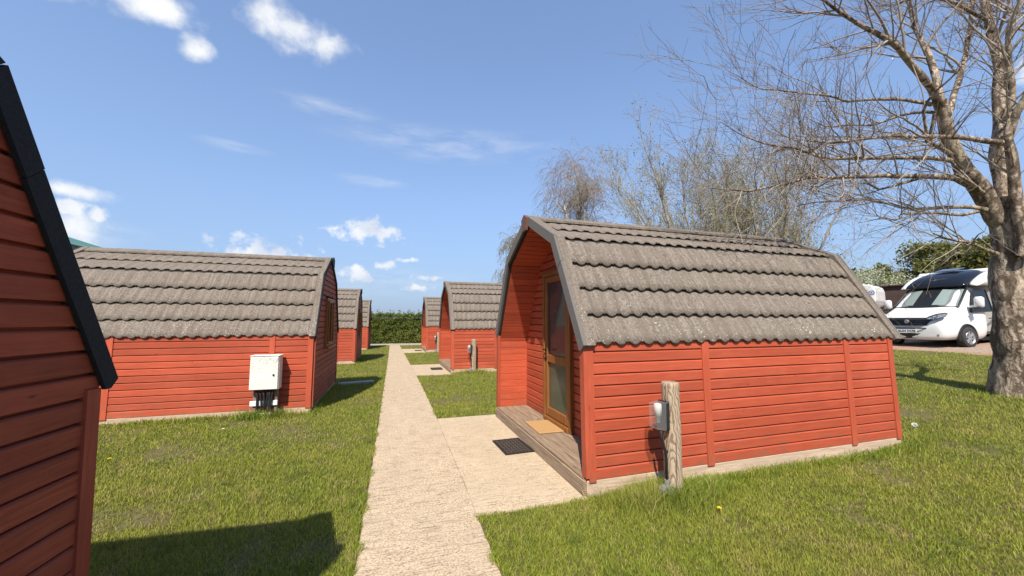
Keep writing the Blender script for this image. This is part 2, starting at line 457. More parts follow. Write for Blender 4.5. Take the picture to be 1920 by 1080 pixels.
M['bough'] = plain('bough_bark', (.28, .24, .20), .9, spec=.2, var=.35, scale=6)
M['birchtwig'] = plain('birch_twigs', (.27, .215, .17), .9, spec=.2, var=.3, scale=2)
M['limb'] = plain('young_tree_bark', (.33, .285, .21), .9, spec=.2, var=.35, scale=3)
M['gravel'] = None

def gravel_material():
    m, t, b = new_mat('brown_gravel')
    co = t.coord()
    n = t.noise(co, 40, 5, .75); v = t.voro(co, 30, 'F1', 'Color'); p = t.noise(co, .9, 4)
    c = t.mix(.6, t.ramp(n, [(.3, (.13, .09, .065)), (.7, (.44, .32, .23))]), t.ramp(v, [(.2, (.17, .12, .09)), (.8, (.45, .34, .25))]))
    c = t.mix(t.ramp(p, [(.4, 0.0), (.6, .5)]), c, (.34, .17, .085))
    t.l.new(c, b.inputs['Base Color']); b.inputs['Roughness'].default_value = .95
    t.l.new(t.bump(n, .8, .02), b.inputs['Normal'])
    return m
M['gravel'] = gravel_material()
M['white_paint'] = plain('white_gelcoat', (.64, .63, .595), .25, var=.03, scale=4)
M['black_gloss'] = plain('black_gelcoat', (.008, .009, .013), .16, var=.1, scale=4)
M['tyre'] = plain('tyre_rubber', (.025, .023, .021), .85, var=.2)
M['alloy'] = plain('silver_alloy', (.42, .42, .42), .35, metal=.7, var=.08)
M['headlamp'] = plain('headlamp_lens', (.40, .41, .42), .12, metal=.6, var=.3, scale=14)
M['blind'] = plain('white_blind', (.78, .82, .76), .7, var=.04, scale=5)
M['tint_glass'] = glass('dark_screen_glass', (.6, .64, .63), (.012, .013, .014), .03, .88)
M['green_sheet'] = plain('green_sheet', (.045, .16, .105), .5, var=.15, scale=3)
M['pale_trim'] = plain('pale_trim', (.55, .60, .52), .6, var=.1)
M['yellow'] = plain('dandelion_yellow', (.80, .55, .01), .7, var=.15, scale=80)
M['stem'] = plain('plant_stem', (.10, .17, .03), .7, var=.2)
M['daisy'] = plain('white_petals', (.8, .8, .76), .7, var=.06)
M['blue_mark'] = plain('blue_mark', (.03, .09, .30), .4)

# ------------------------------------------------------------------ world + sun
SUN_AZ, SUN_EL = R(205), R(50)
world = bpy.data.worlds.new('World'); scene.world = world; world.use_nodes = True
wt = NT(world); wn = world.node_tree.nodes; wl = world.node_tree.links
bg = wn['Background']
sky = wn.new('ShaderNodeTexSky'); sky.sky_type = 'NISHITA'; sky.sun_disc = False
sky.sun_elevation = SUN_EL; sky.sun_rotation = SUN_AZ; sky.altitude = 50; sky.air_density = 1.0; sky.dust_density = .5; sky.ozone_density = 2.4
gen = wn.new('ShaderNodeTexCoord').outputs['Generated']
sp = wn.new('ShaderNodeSeparateXYZ'); wl.new(gen, sp.inputs[0])
az = wt.math('ARCTAN2', sp.outputs[0], sp.outputs[1]); el = wt.math('ARCSINE', sp.outputs[2])
# billows: push the direction about with noise so cloud rims break up
nz1 = wn.new('ShaderNodeTexNoise'); wl.new(gen, nz1.inputs['Vector']); nz1.inputs['Scale'].default_value = 9; nz1.inputs['Detail'].default_value = 9; nz1.inputs['Roughness'].default_value = .58
cmb = wn.new('ShaderNodeCombineXYZ'); wl.new(az, cmb.inputs[0]); wl.new(el, cmb.inputs[1])
def azel(px, py):
    v = fw + rt*((px-960)/CF) + up*((540-py)/CF); v.normalize()
    return math.atan2(v.x, v.y), math.asin(v.z)
def puff(px, py, wx, wy):
    a, e = azel(px, py); a1, e1 = azel(px+wx, py); a2, e2 = azel(px, py-wy)
    ra = math.hypot((a1-a), (e1-e)); re = math.hypot((a2-a), (e2-e))
    s = wn.new('ShaderNodeVectorMath'); s.operation = 'SUBTRACT'; wl.new(cmb.outputs[0], s.inputs[0]); s.inputs[1].default_value = (a, e, 0)
    q = wn.new('ShaderNodeVectorMath'); q.operation = 'MULTIPLY'; wl.new(s.outputs[0], q.inputs[0]); q.inputs[1].default_value = (1/ra, 1/re, 0)
    l = wn.new('ShaderNodeVectorMath'); l.operation = 'LENGTH'; wl.new(q.outputs[0], l.inputs[0])
    return wt.math('SUBTRACT', 1.0, l.outputs['Value'])
def field(puffs):
    f = None
    for p in puffs:
        d = puff(*p); f = d if f is None else wt.math('MAXIMUM', f, d)
    return wt.math('MAXIMUM', f, -1.0)
heaps = field([(235, -14, 140, 44), (110, -26, 110, 34), (310, 14, 44, 34), (362, 88, 34, 32), (545, 50, 110, 70), (600, 80, 62, 50), (500, 20, 60, 60),
               (140, 358, 80, 18), (120, 425, 110, 42),
               (-150, 300, 160, 60), (2100, 60, 200, 60), (-300, 60, 200, 90)])
small = field([(490, 478, 110, 44), (455, 488, 60, 26), (690, 436, 84, 26), (688, 424, 42, 22), (672, 516, 40, 18), (670, 506, 24, 12), (721, 498, 25, 12),
               (800, 521, 30, 9), (790, 540, 34, 10), (765, 488, 24, 8), (186, 406, 30, 20), (130, 392, 46, 28)])
cl = wt.math('ADD', heaps, wt.math('MULTIPLY_ADD', nz1.outputs['Fac'], 3.2, -1.6))
alpha = wt.ramp(cl, [(-.05, 0.0), (1.05, .96)], 'EASE')
nz3 = wn.new('ShaderNodeTexNoise'); wl.new(gen, nz3.inputs['Vector']); nz3.inputs['Scale'].default_value = 34; nz3.inputs['Detail'].default_value = 6; nz3.inputs['Roughness'].default_value = .6
cl2 = wt.math('ADD', small, wt.math('MULTIPLY_ADD', nz3.outputs['Fac'], 2.6, -1.35))
alpha = wt.math('MAXIMUM', alpha, wt.ramp(cl2, [(-.05, 0.0), (.8, .92)], 'EASE'))
wisp = field([(615, 203, 130, 26), (440, 275, 90, 14), (840, 272, 260, 46), (700, 340, 90, 16), (170, 440, 150, 40), (700, 530, 260, 40)])
mpw = wn.new('ShaderNodeMapping'); wl.new(cmb.outputs[0], mpw.inputs[0]); mpw.inputs['Scale'].default_value = (9, 42, 1); mpw.inputs['Rotation'].default_value = (0, 0, R(12))
nz2 = wn.new('ShaderNodeTexNoise'); wl.new(mpw.outputs[0], nz2.inputs['Vector']); nz2.inputs['Scale'].default_value = 1.0; nz2.inputs['Detail'].default_value = 7; nz2.inputs['Roughness'].default_value = .6
wa = wt.math('MULTIPLY', wt.ramp(wisp, [(0.0, 0.0), (.8, .34)], 'EASE'), wt.ramp(nz2.outputs['Fac'], [(.38, 0.0), (.72, 1.0)]))
alpha = wt.math('MAXIMUM', alpha, wa)
SKY_K = .145
cshade = wt.ramp(nz1.outputs['Fac'], [(.32, (2.5, 2.85, 3.5)), (.50, (3.7, 3.85, 4.1)), (.66, (4.5, 4.5, 4.5))])
hz_ = wt.ramp(el, [(0.0, .92), (.10, .78), (.3, .5), (.6, .3), (1.0, .2)])
skyg = wt.mix(hz_, wt.mix(1.0, sky.outputs[0], (.98, .985, 1.06), 'MULTIPLY'), (1.18, 1.72, 2.66))
mixc = wt.mix(alpha, skyg, cshade)
wl.new(mixc, bg.inputs['Color']); bg.inputs['Strength'].default_value = SKY_K
sl = bpy.data.lights.new('sun', 'SUN'); sl.energy = 4.6; sl.angle = R(.5); sl.color = (1, .94, .85)
so = bpy.data.objects.new('sun', sl); COL.objects.link(so)
sdir = Vector((math.sin(SUN_AZ)*math.cos(SUN_EL), math.cos(SUN_AZ)*math.cos(SUN_EL), math.sin(SUN_EL)))
so.rotation_euler = sdir.to_track_quat('Z', 'Y').to_euler(); so.location = (-20, -40, 60)
scene.view_settings.view_transform = 'Standard'; scene.view_settings.look = 'None'
scene.view_settings.exposure = .72; scene.view_settings.gamma = 1.0

# ------------------------------------------------------------------ setting: lawn, path, slabs, lane, gravel
def sheet(name, xs, ys, dz, mat, noise_amp=0.0):
    X, Y = np.meshgrid(xs, ys, indexing='ij'); Z = gz(X, Y)+dz
    V = np.stack([X, Y, Z], -1).reshape(-1, 3)
    nx, ny = len(xs), len(ys)
    i = np.arange(nx-1)[:, None]*ny+np.arange(ny-1)[None, :]
    F = np.stack([i, i+ny, i+ny+1, i+1], -1).reshape(-1, 4)
    return link(name, np_mesh(name, V, [F]), mat, smooth=True)
far = np.array([-1500, -700, -300, -120, -60, -40, -30])
xs = np.concatenate([far, np.arange(-25, 40.1, .5), [45, 60, 120, 300, 700, 1500]])
ys = np.concatenate([[-1500, -600, -200, -80, -40, -25], np.arange(-20, 45.1, .5), [55, 80, 150, 300, 700, 1500]])
tag(sheet('lawn', xs, ys, 0, M['lawn']), kind='structure')

PATH_Y = [-6, 2.7, 3.9, 7.8, 13, 22.2, 27.3]
PATH_L = [-.20, -.175, -.16, -.125, -.09, -.03, -.02]
PATH_R = [.68, .70, .725, .765, .76, .67, .64]
def ribbon(name, yv, left, right, nx, dz, thick, mat, jit=.012):
    b = MB(); vs = []; fs = []
    r2 = random.Random(3)
    for y in yv:
        l = left(y)+r2.uniform(-jit, jit); r = right(y)+r2.uniform(-jit, jit)*(.2 if any(a < y < b_ for a, b_ in ((3.2, 6.42), (11.62, 14.7), (20.4, 23.5))) else 1)
        row = [(l, dz-thick)]+[(l+(r-l)*k/(nx-1), dz) for k in range(nx)]+[(r, dz-thick)]
        vs += [(x, y, g(x, y)+z) for x, z in row]
    m = nx+2
    for i in range(len(yv)-1):
        for k in range(m-1): fs.append((i*m+k, i*m+k+1, (i+1)*m+k+1, (i+1)*m+k))
    fs += [tuple(range(m))[::-1], tuple(range((len(yv)-1)*m, len(yv)*m))]
    b.add(vs, fs); return b.build(name, mat)
fl = lambda y: float(np.interp(y, PATH_Y, PATH_L)); fr = lambda y: float(np.interp(y, PATH_Y, PATH_R))
# the path is cast in bays with a thin joint between them
joints = [-6, -3.0, 3.05, 9.1, 15.2, 21.2, 27.3]
for a, b_ in zip(joints[:-1], joints[1:]):
    tag(ribbon('path', np.linspace(a+.0012, b_, int((b_-a)/.12)), fl, fr, 5, .014, .05, M['path'], .006), kind='structure')
PODS_R = [(1.73, 4.77), (1.80, 13.42), (1.80, 22.1)]
for (fx, cy), (y0, y1) in zip(PODS_R, ((3.2, 6.42), (11.62, 14.7), (20.4, 23.5))):
    tag(ribbon('pavement', np.arange(y0, y1+.01, .115), lambda y: fr(y)+.004, lambda y: fx-.012, 5, .012, .05, M['slab'], .003), kind='structure')
def lane_sheet():
    return sheet('road', np.arange(-40, 41, 1.0), np.array([27.35, 28.0, 29.0, 29.8]), .010, M['road'])
tag(lane_sheet(), kind='structure')
def gravel_sheet():
    xs_ = np.concatenate([np.arange(13, 20, .1), np.arange(20, 40, 1.0)]); ys_ = np.arange(-4, 24, .2)
    X, Y = np.meshgrid(xs_, ys_, indexing='ij')
    edge = 16.0+np.array([[.35*mnoise.noise(Vector((y*.6, 3, 0)))+.12*mnoise.noise(Vector((y*2.6, 1, 0))) for y in ys_]])+np.clip((ys_-6)*.15, 0, 1)
    X = np.maximum(X, edge); Z = gz(X, Y)+.022
    Z[X <= edge+.001] -= .04
    ny = len(ys_); i = np.arange(len(xs_)-1)[:, None]*ny+np.arange(ny-1)[None, :]
    F = np.stack([i, i+ny, i+ny+1, i+1], -1).reshape(-1, 4)
    return link('gravel_yard', np_mesh('gravel_yard', np.stack([X, Y, Z], -1).reshape(-1, 3), [F]), M['gravel'], smooth=True)
tag(gravel_sheet(), kind='structure')

# ------------------------------------------------------------------ camping pods
E0, K0, A0 = (1.55, 1.355), (.90, 2.52), (0.0, 2.975)
def offs(d):
    """roof outline moved inwards by d: half profile eave, kink, apex"""
    def off_line(p, q):
        dx, dz = q[0]-p[0], q[1]-p[1]; L = math.hypot(dx, dz); n = (dz/L, -dx/L)   # outward for p=eave,q=kink
        n = (-n[0], -n[1]) if n[0] < 0 else n
        return (p[0]-n[0]*d, p[1]-n[1]*d), (dx/L, dz/L)
    (p1, d1), (p2, d2) = off_line(E0, K0), off_line(K0, A0)
    det = d1[0]*(-d2[1])+d2[0]*d1[1]
    t = ((p2[0]-p1[0])*(-d2[1])+d2[0]*(p2[1]-p1[1]))/det
    K = (p1[0]+d1[0]*t, p1[1]+d1[1]*t)
    A = (0.0, p2[1]+d2[1]*(-p2[0]/d2[0]))
    return p1, K, A
def wall_w(z): return 1.522-.026*(z-.15)/1.2
def inner_w(z, d=.115, sub=.03):
    E, K, A = offs(d)
    zc = E[1]
    if z < K[1] and z >= zc-.02:
        roof = E[0]+(K[0]-E[0])*(z-E[1])/(K[1]-E[1])
    elif z >= K[1]:
        roof = max(.002, K[0]*(A[1]-z)/(A[1]-K[1]))
    else: roof = 9
    return min(wall_w(z)-sub, roof)
PITCHB = .105
def side_boards(mb, x0, x1, s, inner=False):
    rows = 12; ZT = 1.385
    prof = []
    for k in range(rows):
        z = .152+k*PITCHB
        prof += [(-.006, z), (.019, z+.001), (.021, z+.083), (.009, z+.0915), (-.006, z+.0925)]
    prof.append((-.006, .152+rows*PITCHB))
    vs = []; fs = []
    for x in (x0, x1):
        for d, z in prof: vs.append((x, s*(wall_w(z)+d), min(z, ZT)))
    n = len(prof)
    for i in range(n-1): fs.append((i, i+1, n+i+1, n+i))
    mb.add(vs, fs)
    # backing sheet
    mb.add([(x0, s*(wall_w(.14)-.03), .14), (x1, s*(wall_w(.14)-.03), .14), (x1, s*(wall_w(1.385)-.03), 1.385), (x0, s*(wall_w(1.385)-.03), 1.385)], [(0, 1, 2, 3)])
    for x in (x0, x1):
        mb.add([(x, s*(wall_w(.152)+.012), .152), (x, s*(wall_w(.152)-.03), .152), (x, s*(wall_w(1.385)-.03), 1.385), (x, s*(wall_w(1.385)+.012), 1.385)], [(0, 1, 2, 3)])
def gable_boards(mb, x, sx, hole=None, z0=.152, sub=.0, dd=.10):
    """boards in the plane x, face looking along sx; hole=(y0,y1,z0,z1)"""
    top = offs(dd)[2][1]
    k = 0
    while True:
        z = z0+k*PITCHB
        if z > top-.03: break
        pr = [(-.006, z), (.019, z+.001), (.021, z+.083), (.009, z+.0915), (-.006, z+.0925), (-.006, z+PITCHB)]
        pr = [(d, min(zz, top-.001)) for d, zz in pr]
        ivs = [(None, None)]
        if hole and z+.06 > hole[2] and z+.04 < hole[3]: ivs = [(None, hole[0]), (hole[1], None)]
        for a, b in ivs:
            vs = []
            for d, zz in pr:
                w = inner_w(zz, dd, sub)
                ya = -w if a is None else max(a, -w); yb = w if b is None else min(b, w)
                if yb < ya: yb = ya
                vs += [(x+sx*d, ya, zz), (x+sx*d, yb, zz)]
            mb.add(vs, [(2*i, 2*i+1, 2*i+3, 2*i+2) for i in range(5)])
        k += 1
def tiles(x0, x1):
    WAVE = .158; S = 14
    n = int(round((x1-x0)/WAVE*S))
    u = np.linspace(x0, x1, n+1)
    V = []; F = []; base = 0
    for s in (-1, 1):
        E, K, A = offs(.03)
        for (p, q, cnt) in (((.05, A[1]-.05*(A[1]-K[1])/K[0]), (K[0]*.925, A[1]-(A[1]-K[1])*.925), 2), (K, (E[0]-.026, E[1]+.052), 4)):
            p = np.array(p); q = np.array(q); d = q-p; L = np.hypot(*d); nrm = np.array((-d[1], d[0]))/L
            if nrm[1] < 0: nrm = -nrm
            for j in range(cnt):
                # every course slightly out of line with the next, sheets lapped about every 1.2 m
                jx = random.uniform(-.012, .012); f = ((u+jx)/WAVE) % 1.0; lap = np.floor((u+random.uniform(0, 1.2))/1.26)
                w1 = np.where(f < .80, 1-np.sin(np.pi*f/.80), 1-.35*np.sin(np.pi*(f-.80)/.20)); w = .019*w1+.0028*(lap % 2); drop = .030*(1-w1)+.004*np.sin(lap*2.3+j)
                for r, (t, lift, wa) in enumerate(((-.02, -.006, .25), (.35, .010, .8), (.75, .022, .95), (1.0, .029 if cnt == 4 else .019, 1.0), (1.002, .014 if cnt == 4 else .008, 1.0))):
                    tt = (j+max(t, 0 if j else 0))/cnt+(.012 if t >= 1 else 0)
                    c = p+d*tt
                    off = lift+w*wa
                    dr = drop*(0 if t < 0 else t**3)
                    P = np.stack([u, s*(c[0]+nrm[0]*off+d[0]/L*dr), c[1]+nrm[1]*off+d[1]/L*dr], -1)
                    V.append(P)
                i = np.arange(n)
                for r in range(4):
                    a = base+r*(n+1)+i
                    F.append(np.stack([a, a+1, a+n+2, a+n+1], -1))
                base += 5*(n+1)
    return np.concatenate(V), np.concatenate(F)
def half_ring(mb, d0, d1, s, x0, x1, part='all', ext=0.0):
    """slab between two roof offsets on side s; part: 'steep','upper','all'"""
    (e0, k0, a0), (e1, k1, a1) = offs(d0), offs(d1)
    if part == 'all':
        lp = lambda p, q: (p[0]+(q[0]-p[0])*ext, p[1]+(q[1]-p[1])*ext); poly = [lp(e0, k0), k0, a0, a1, k1, lp(e1, k1)]
    elif part == 'steep': poly = [e0, k0, k1, e1]
    else: poly = [k0, a0, a1, k1]
    mb.prism([(s*y, z) for y, z in poly], 0, x0, x1)
def make_pod(name, front, L, wall_x0, wall_x1, battens, dark_barge, label):
    root = thing(name, (0, 0, 0), 0, label, 'camping pod', 'red camping pods along the concrete path')
    bm_ = M['barge_dark'] if dark_barge else M['barge']
    # base
    b = MB(); b.box(((wall_x0+wall_x1)/2, 0, -.05), (wall_x1-wall_x0+.03, 3.075, .168)); b.build('foundation', M['concrete'], root)
    for s in (-1, 1):
        b = MB(); x0 = wall_x0+(.0 if not front else -.018)
        b.box(((x0+wall_x1)/2, s*1.508, .088), (wall_x1-x0, .06, .120), bev=.006); b.build('sill', M['sill_x'], root)
    if not front:
        b = MB(); b.box((wall_x0+.03, 0, .088), (.06, 2.95, .120), bev=.006); b.build('sill', M['sill_y'], root)
    # walls
    for s in (-1, 1):
        b = MB(); side_boards(b, wall_x0+.004, wall_x1, s)
        wl_ = b.build('side_wall', M['red_x'], root)
        for bx, bw in battens:
            q = MB(); z0, z1 = .135, 1.388
            y0, y1 = wall_w(z0), wall_w(z1)
            q.prism([(s*(y0+.003), z0), (s*(y0+.031), z0), (s*(y1+.031), z1), (s*(y1+.003), z1)], 0, bx-bw/2, bx+bw/2)
            q.build('batten', M['red_z'], wl_)
    if not front:
        for s in (-1, 1):   # corner boards on the gable face
            q = MB(); z0, z1 = .135, 1.335
            q.prism([(s*(wall_w(z0)-.075), z0), (s*(wall_w(z0)+.002), z0), (s*(wall_w(z1)-.004), z1), (s*(wall_w(z1)-.08), z1)], 0, wall_x0-.030, wall_x0+.003)
            q.build('corner_board', M['gable_z'], root)
    b = MB(); gable_boards(b, wall_x1, 1, None, sub=.006); b.build('gable_wall', M['gable_y'], root)
    # roof
    V, F = tiles(.080, L-.080)
    rf = link('roof', np_mesh('roof', V, [F]), M['tile'], root)
    b = MB()
    for s in (-1, 1): half_ring(b, .034, .10, s, .002 if front else .075, L-.002, ext=.07)
    b.build('roof_deck', M['dark_void'], rf)
    for x0, x1 in ((.0, .096), (L-.096, L)):
        for s in (-1, 1):
            b = MB(); half_ring(b, -.024, .032, s, x0, x1); b.build('verge_trim', M['tile'], rf)
    b = MB(); rc = [(-.135, A0[1]-.046), (0, A0[1]+.022), (.135, A0[1]-.046), (.135, A0[1]-.075), (0, A0[1]-.02), (-.135, A0[1]-.075)]
    nseg = 9
    for k in range(nseg):
        xa = .01+(L-.02)*k/nseg; xb = .01+(L-.02)*(k+1)/nseg; dz = .0025*(k % 2)
        b.prism([(y, z+dz) for y, z in rc], 0, xa, xb-.003)
    b.build('ridge_cap', M['tile'], rf)
    for xa, xb in ((-.032 if front else -.020, -.002), (L+.002, L+.032)):
        for s in (-1, 1):
            for pt in ('steep', 'upper'):
                b = MB()
                (e0, k0, a0), (e1, k1, a1) = offs(-.026), offs(.086 if front else .060)
                gap = .0025
                if pt == 'steep':
                    ch = (e1[0]+.004, e1[1]+.0)
                    mid = (e0[0]*.45+e1[0]*.55, e0[1]*.45+e1[1]*.55-.018)
                    poly = [(e0[0], e0[1]), (k0[0]+gap, k0[1]-gap), (k1[0]+gap, k1[1]-gap), ch, mid]
                else: poly = [(k0[0]-gap, k0[1]+gap), a0, a1, (k1[0]-gap, k1[1]+gap)]
                if pt == 'steep':   # two lengths of board meet a little below the kink
                    lerp = lambda p, q, f: (p[0]+(q[0]-p[0])*f, p[1]+(q[1]-p[1])*f)
                    for sub in ([poly[0], lerp(poly[0], poly[1], .735), lerp(poly[3], poly[2], .735), poly[3], poly[4]], [lerp(poly[0], poly[1], .738), poly[1], poly[2], lerp(poly[3], poly[2], .738)]):
                        b = MB(); dx = .0 if len(sub) == 5 else .003*(1 if xb > 1 else -1)
                        b.prism([(s*y, z) for y, z in sub], 0, xa+dx, xb+dx); b.build('bargeboard', bm_, root)
                    continue
                b.prism([(s*y, z) for y, z in poly], 0, xa, xb)
                b.build('bargeboard', bm_, root)
    for xa, xb in ((-.062, -.033),):
        b = MB(); b.prism([(-.075, A0[1]-.19), (.075, A0[1]-.19), (.105, A0[1]-.03), (0, A0[1]+.03), (-.105, A0[1]-.03)], 0, xa, xb)
        b.build('finial', M['finial'] if front else bm_, root)
    if front:
        RX = .52
        # porch lining, boards running in from the front along walls and slopes
        E, K, A = offs(.118)
        half = [(wall_w(.165)-.036, .165), (wall_w(1.2)-.036, E[1]-.055), (E[0]-.004, E[1]), (K[0], K[1]), (0, A[1])]
        for s in (-1, 1):
            b = MB()
            for (p, q) in zip(half[:-1], half[1:]):
                p = np.array(p); q = np.array(q); L_ = np.hypot(*(q-p)); d = (q-p)/L_; nn = np.array((d[1], -d[0])); nn = nn if nn[0] > 0 else -nn
                cnt = max(1, int(round(L_/PITCHB)))
                for k in range(cnt):
                    a = p+d*L_*k/cnt; e = p+d*L_*(k+1)/cnt
                    a2 = a+d*.006; e2 = e-d*.006
                    pts = [a+nn*.008, a2-nn*.0, e2-nn*.0, e+nn*.008]
                    vs = [(x, s*pt[0], pt[1]) for x in (.03, RX+.01) for pt in pts]
                    b.add(vs, [(i, i+1, 4+i+1, 4+i) for i in range(3)])
            b.build('porch_lining', M['red_x'], root)
            q = MB(); z0, z1 = .172, 1.338
            q.prism([(s*(wall_w(z0)-.050), z0), (s*(wall_w(z0)+.030), z0), (s*(wall_w(z1)+.030), z1), (s*(wall_w(z1)-.050), z1)], 0, -.012, .028)
            q.build('corner_board', M['red_z'], root)
        dy0, dy1, dz0, dz1 = -.30, .615, .172, 2.30
        b = MB(); gable_boards(b, RX, -1, (dy0+.01, dy1-.01, dz0, dz1-.01), z0=.17, sub=.03); b.build('front_wall', M['red_y'], root)
        # door
        door = MB()
        fwid = .065
        door.box((RX-.02, dy0+fwid/2, (dz0+dz1)/2), (.11, fwid, dz1-dz0), bev=.006)
        door.box((RX-.02, dy1-fwid/2, (dz0+dz1)/2), (.11, fwid, dz1-dz0), bev=.006)
        door.box((RX-.02, (dy0+dy1)/2, dz1-fwid/2), (.108, dy1-dy0-2*fwid, fwid), bev=.006)
        door.box((RX-.03, (dy0+dy1)/2, dz0+.03), (.13, dy1-dy0-2*fwid, .06), bev=.006)
        df = door.build('door_frame', M['upvc'], root)
        lf = MB(); y0, y1, z0, z1 = dy0+fwid+.006, dy1-fwid-.006, dz0+.068, dz1-fwid-.006; st = .085
        lf.box((RX-.03, y0+st/2, (z0+z1)/2), (.07, st, z1-z0), bev=.008); lf.box((RX-.03, y1-st/2, (z0+z1)/2), (.07, st, z1-z0), bev=.008)
        for zc, h in ((z1-st/2, st), (z0+.06, .12), (1.05, .11)): lf.box((RX-.03, (y0+y1)/2, zc), (.068, y1-y0-2*st, h), bev=.008)
        leaf = lf.build('door', M['upvc'], root)
        p1 = MB(); p1.box((RX-.03, (y0+y1)/2, (1.105+z1-st)/2), (.012, y1-y0-2*st, z1-st-1.105)); p1.build('pane', M['door_pane'], leaf)
        p2 = MB(); p2.box((RX-.03, (y0+y1)/2, (z0+.12+.995)/2), (.012, y1-y0-2*st, .995-z0-.12)); p2.build('pane', M['frosted'], leaf)
        h = MB(); hy = y1-st/2
        h.box((RX-.069, hy, 1.13), (.010, .032, .24), bev=.004); h.tube([(RX-.07, hy, 1.17), (RX-.115, hy, 1.17), (RX-.118, hy-.03, 1.17), (RX-.112, hy-.125, 1.168)], .009, 8)
        h.build('handle', M['blackmetal'], leaf)
        lk = MB(); lk.lathe([(0, -.006), (.012, -.006), (.012, .004), (0, .004)], (RX-.078, hy, 1.06), 0, 12); lk.build('lock', M['chrome'], leaf)
        cu = MB(); pts = []
        for k in range(41):
            y = y1-st-.0-.32*k/40; pts.append((RX+.09+.018*math.sin(k*1.3), y))
        cu.add([(x, y, 1.02) for x, y in pts]+[(x, y, 2.2) for x, y in pts], [(k, k+1, 42+k, 41+k) for k in range(40)]); cu.build('curtain', M['curtain'], leaf)
        # number plate screws left of the door: two tiny brass hooks
        for yy in (.80, .86):
            hk = MB(); hk.tube([(RX-.02, yy, 1.78), (RX-.05, yy, 1.775), (RX-.055, yy, 1.79)], .006, 6); hk.build('hook', M['chrome'], root)
        # deck
        dk = MB()
        nb = 4
        for k in range(nb):
            xa = -.012+(RX+.0)*k/nb; xb = -.012+(RX+.0)*(k+1)/nb-.006
            for q in range(8):   # ribbed deck boards
                x0 = xa+(xb-xa)*q/8; x1 = xa+(xb-xa)*(q+.72)/8
                dk.box(((x0+x1)/2, .0, .164), (x1-x0, 2.97, .010))
            dk.box(((xa+xb)/2, 0, .147), (xb-xa, 2.975, .024))
        dk.build('deck', M['deck'], root)
        rs = MB()
        for q in range(9):
            z = .012+.0158*q
            rs.box((-.020, 0, z), (.020, 3.05, .0105), bev=.003)
        rs.box((-.006, 0, .075), (.012, 3.05, .150))
        rs.build('riser', M['deck'], root)
    else:
        wy0, wy1, wz0, wz1 = -.50, .50, 1.10, 2.10
        b = MB(); gable_boards(b, wall_x0, -1, (wy0+.01, wy1-.01, wz0, wz1), sub=.006, dd=.045); b.build('gable_wall', M['gable_y'], root)
        f = MB(); t = .065; X = wall_x0-.015
        f.box((X, wy0+t/2, (wz0+wz1)/2), (.10, t, wz1-wz0), bev=.006); f.box((X, wy1-t/2, (wz0+wz1)/2), (.10, t, wz1-wz0), bev=.006)
        f.box((X, 0, wz1-t/2), (.098, wy1-wy0-2*t, t), bev=.006); f.box((X, 0, wz0+t/2), (.098, wy1-wy0-2*t, t), bev=.006); f.box((X, 0, (wz0+wz1)/2), (.09, .06, wz1-wz0-2*t), bev=.006)
        wf = f.build('window', M['upvc'], root)
        sb = MB(); sb.box((X-.05, 0, wz0-.015), (.09, wy1-wy0+.06, .03), bev=.004); sb.build('sill', M['upvc'], wf)
        for yc in (-.225, .225):
            p = MB(); p.box((X+.0, yc, (wz0+wz1)/2), (.012, .375, wz1-wz0-2*t)); p.build('pane', M['pane'], wf)
        # one casement leaf stands a little proud
        cs = MB()
        for (yc, zc, dy, dz) in ((wy1-t-.03, (wz0+wz1)/2, .045, wz1-wz0-2*t+.02), (.045, (wz0+wz1)/2, .045, wz1-wz0-2*t+.02)): cs.box((X-.062, yc, zc), (.03, dy, dz), bev=.005)
        for zc in (wz0+t+.012, wz1-t-.012): cs.box((X-.062, .26, zc), (.03, .34, .045), bev=.005)
        cs.build('casement', M['upvc'], wf)
        vd = MB(); vd.box((wall_x0+.35, 0, 1.6), (.02, 1.4, 1.3)); vd.build('dark_backing', M['dark_void'], wf)  # near-black panel behind the panes, painted in for the unlit room
    return root
LR, LL = 4.47, 4.20
podR = make_pod('camping_pod', True, LR, .02, 4.36, [(.055, .07), (1.40, .085), (3.52, .085), (4.32, .085)], False,
                'large red pod nearest the lamp post, with door, deck and coir doormat')
podL = make_pod('camping_pod', False, LL, .024, 4.12, [(.067, .085), (.66, .085), (2.86, .085), (4.08, .085)], True,
                'red pod behind the white meter cabinet, windowed gable facing the path')
place = [(podR, PODS_R[0], 0.0, None, 0),
         (podR, PODS_R[1], 0.0, 'red pod with open porch standing second along the right of the path', -.02),
         (podR, PODS_R[2], 0.0, 'farthest red pod with open porch, at the right end of the path', -.01),
         (podL, (-1.26, 9.08), math.pi, None, -.04),
         (podL, (-1.375, .825), math.pi-R(3.5), 'shaded red pod with black bargeboard filling the left edge of the photo', -.05),
         (podL, (-1.23, 17.35), math.pi, 'red pod just beyond the one with the meter cabinet, left of the path', -.03),
         (podL, (-1.21, 25.3), math.pi, 'farthest red pod at the left end of the path by the hedge', -.05)]
seen = set()
for proto, (x, y), rz, lab, dz in place:
    o = proto if id(proto) not in seen else copy_tree(proto)
    seen.add(id(proto))
    o.location = (x, y, g(x, y)+dz); o.rotation_euler = (0, 0, rz)
    if lab: o['label'] = lab

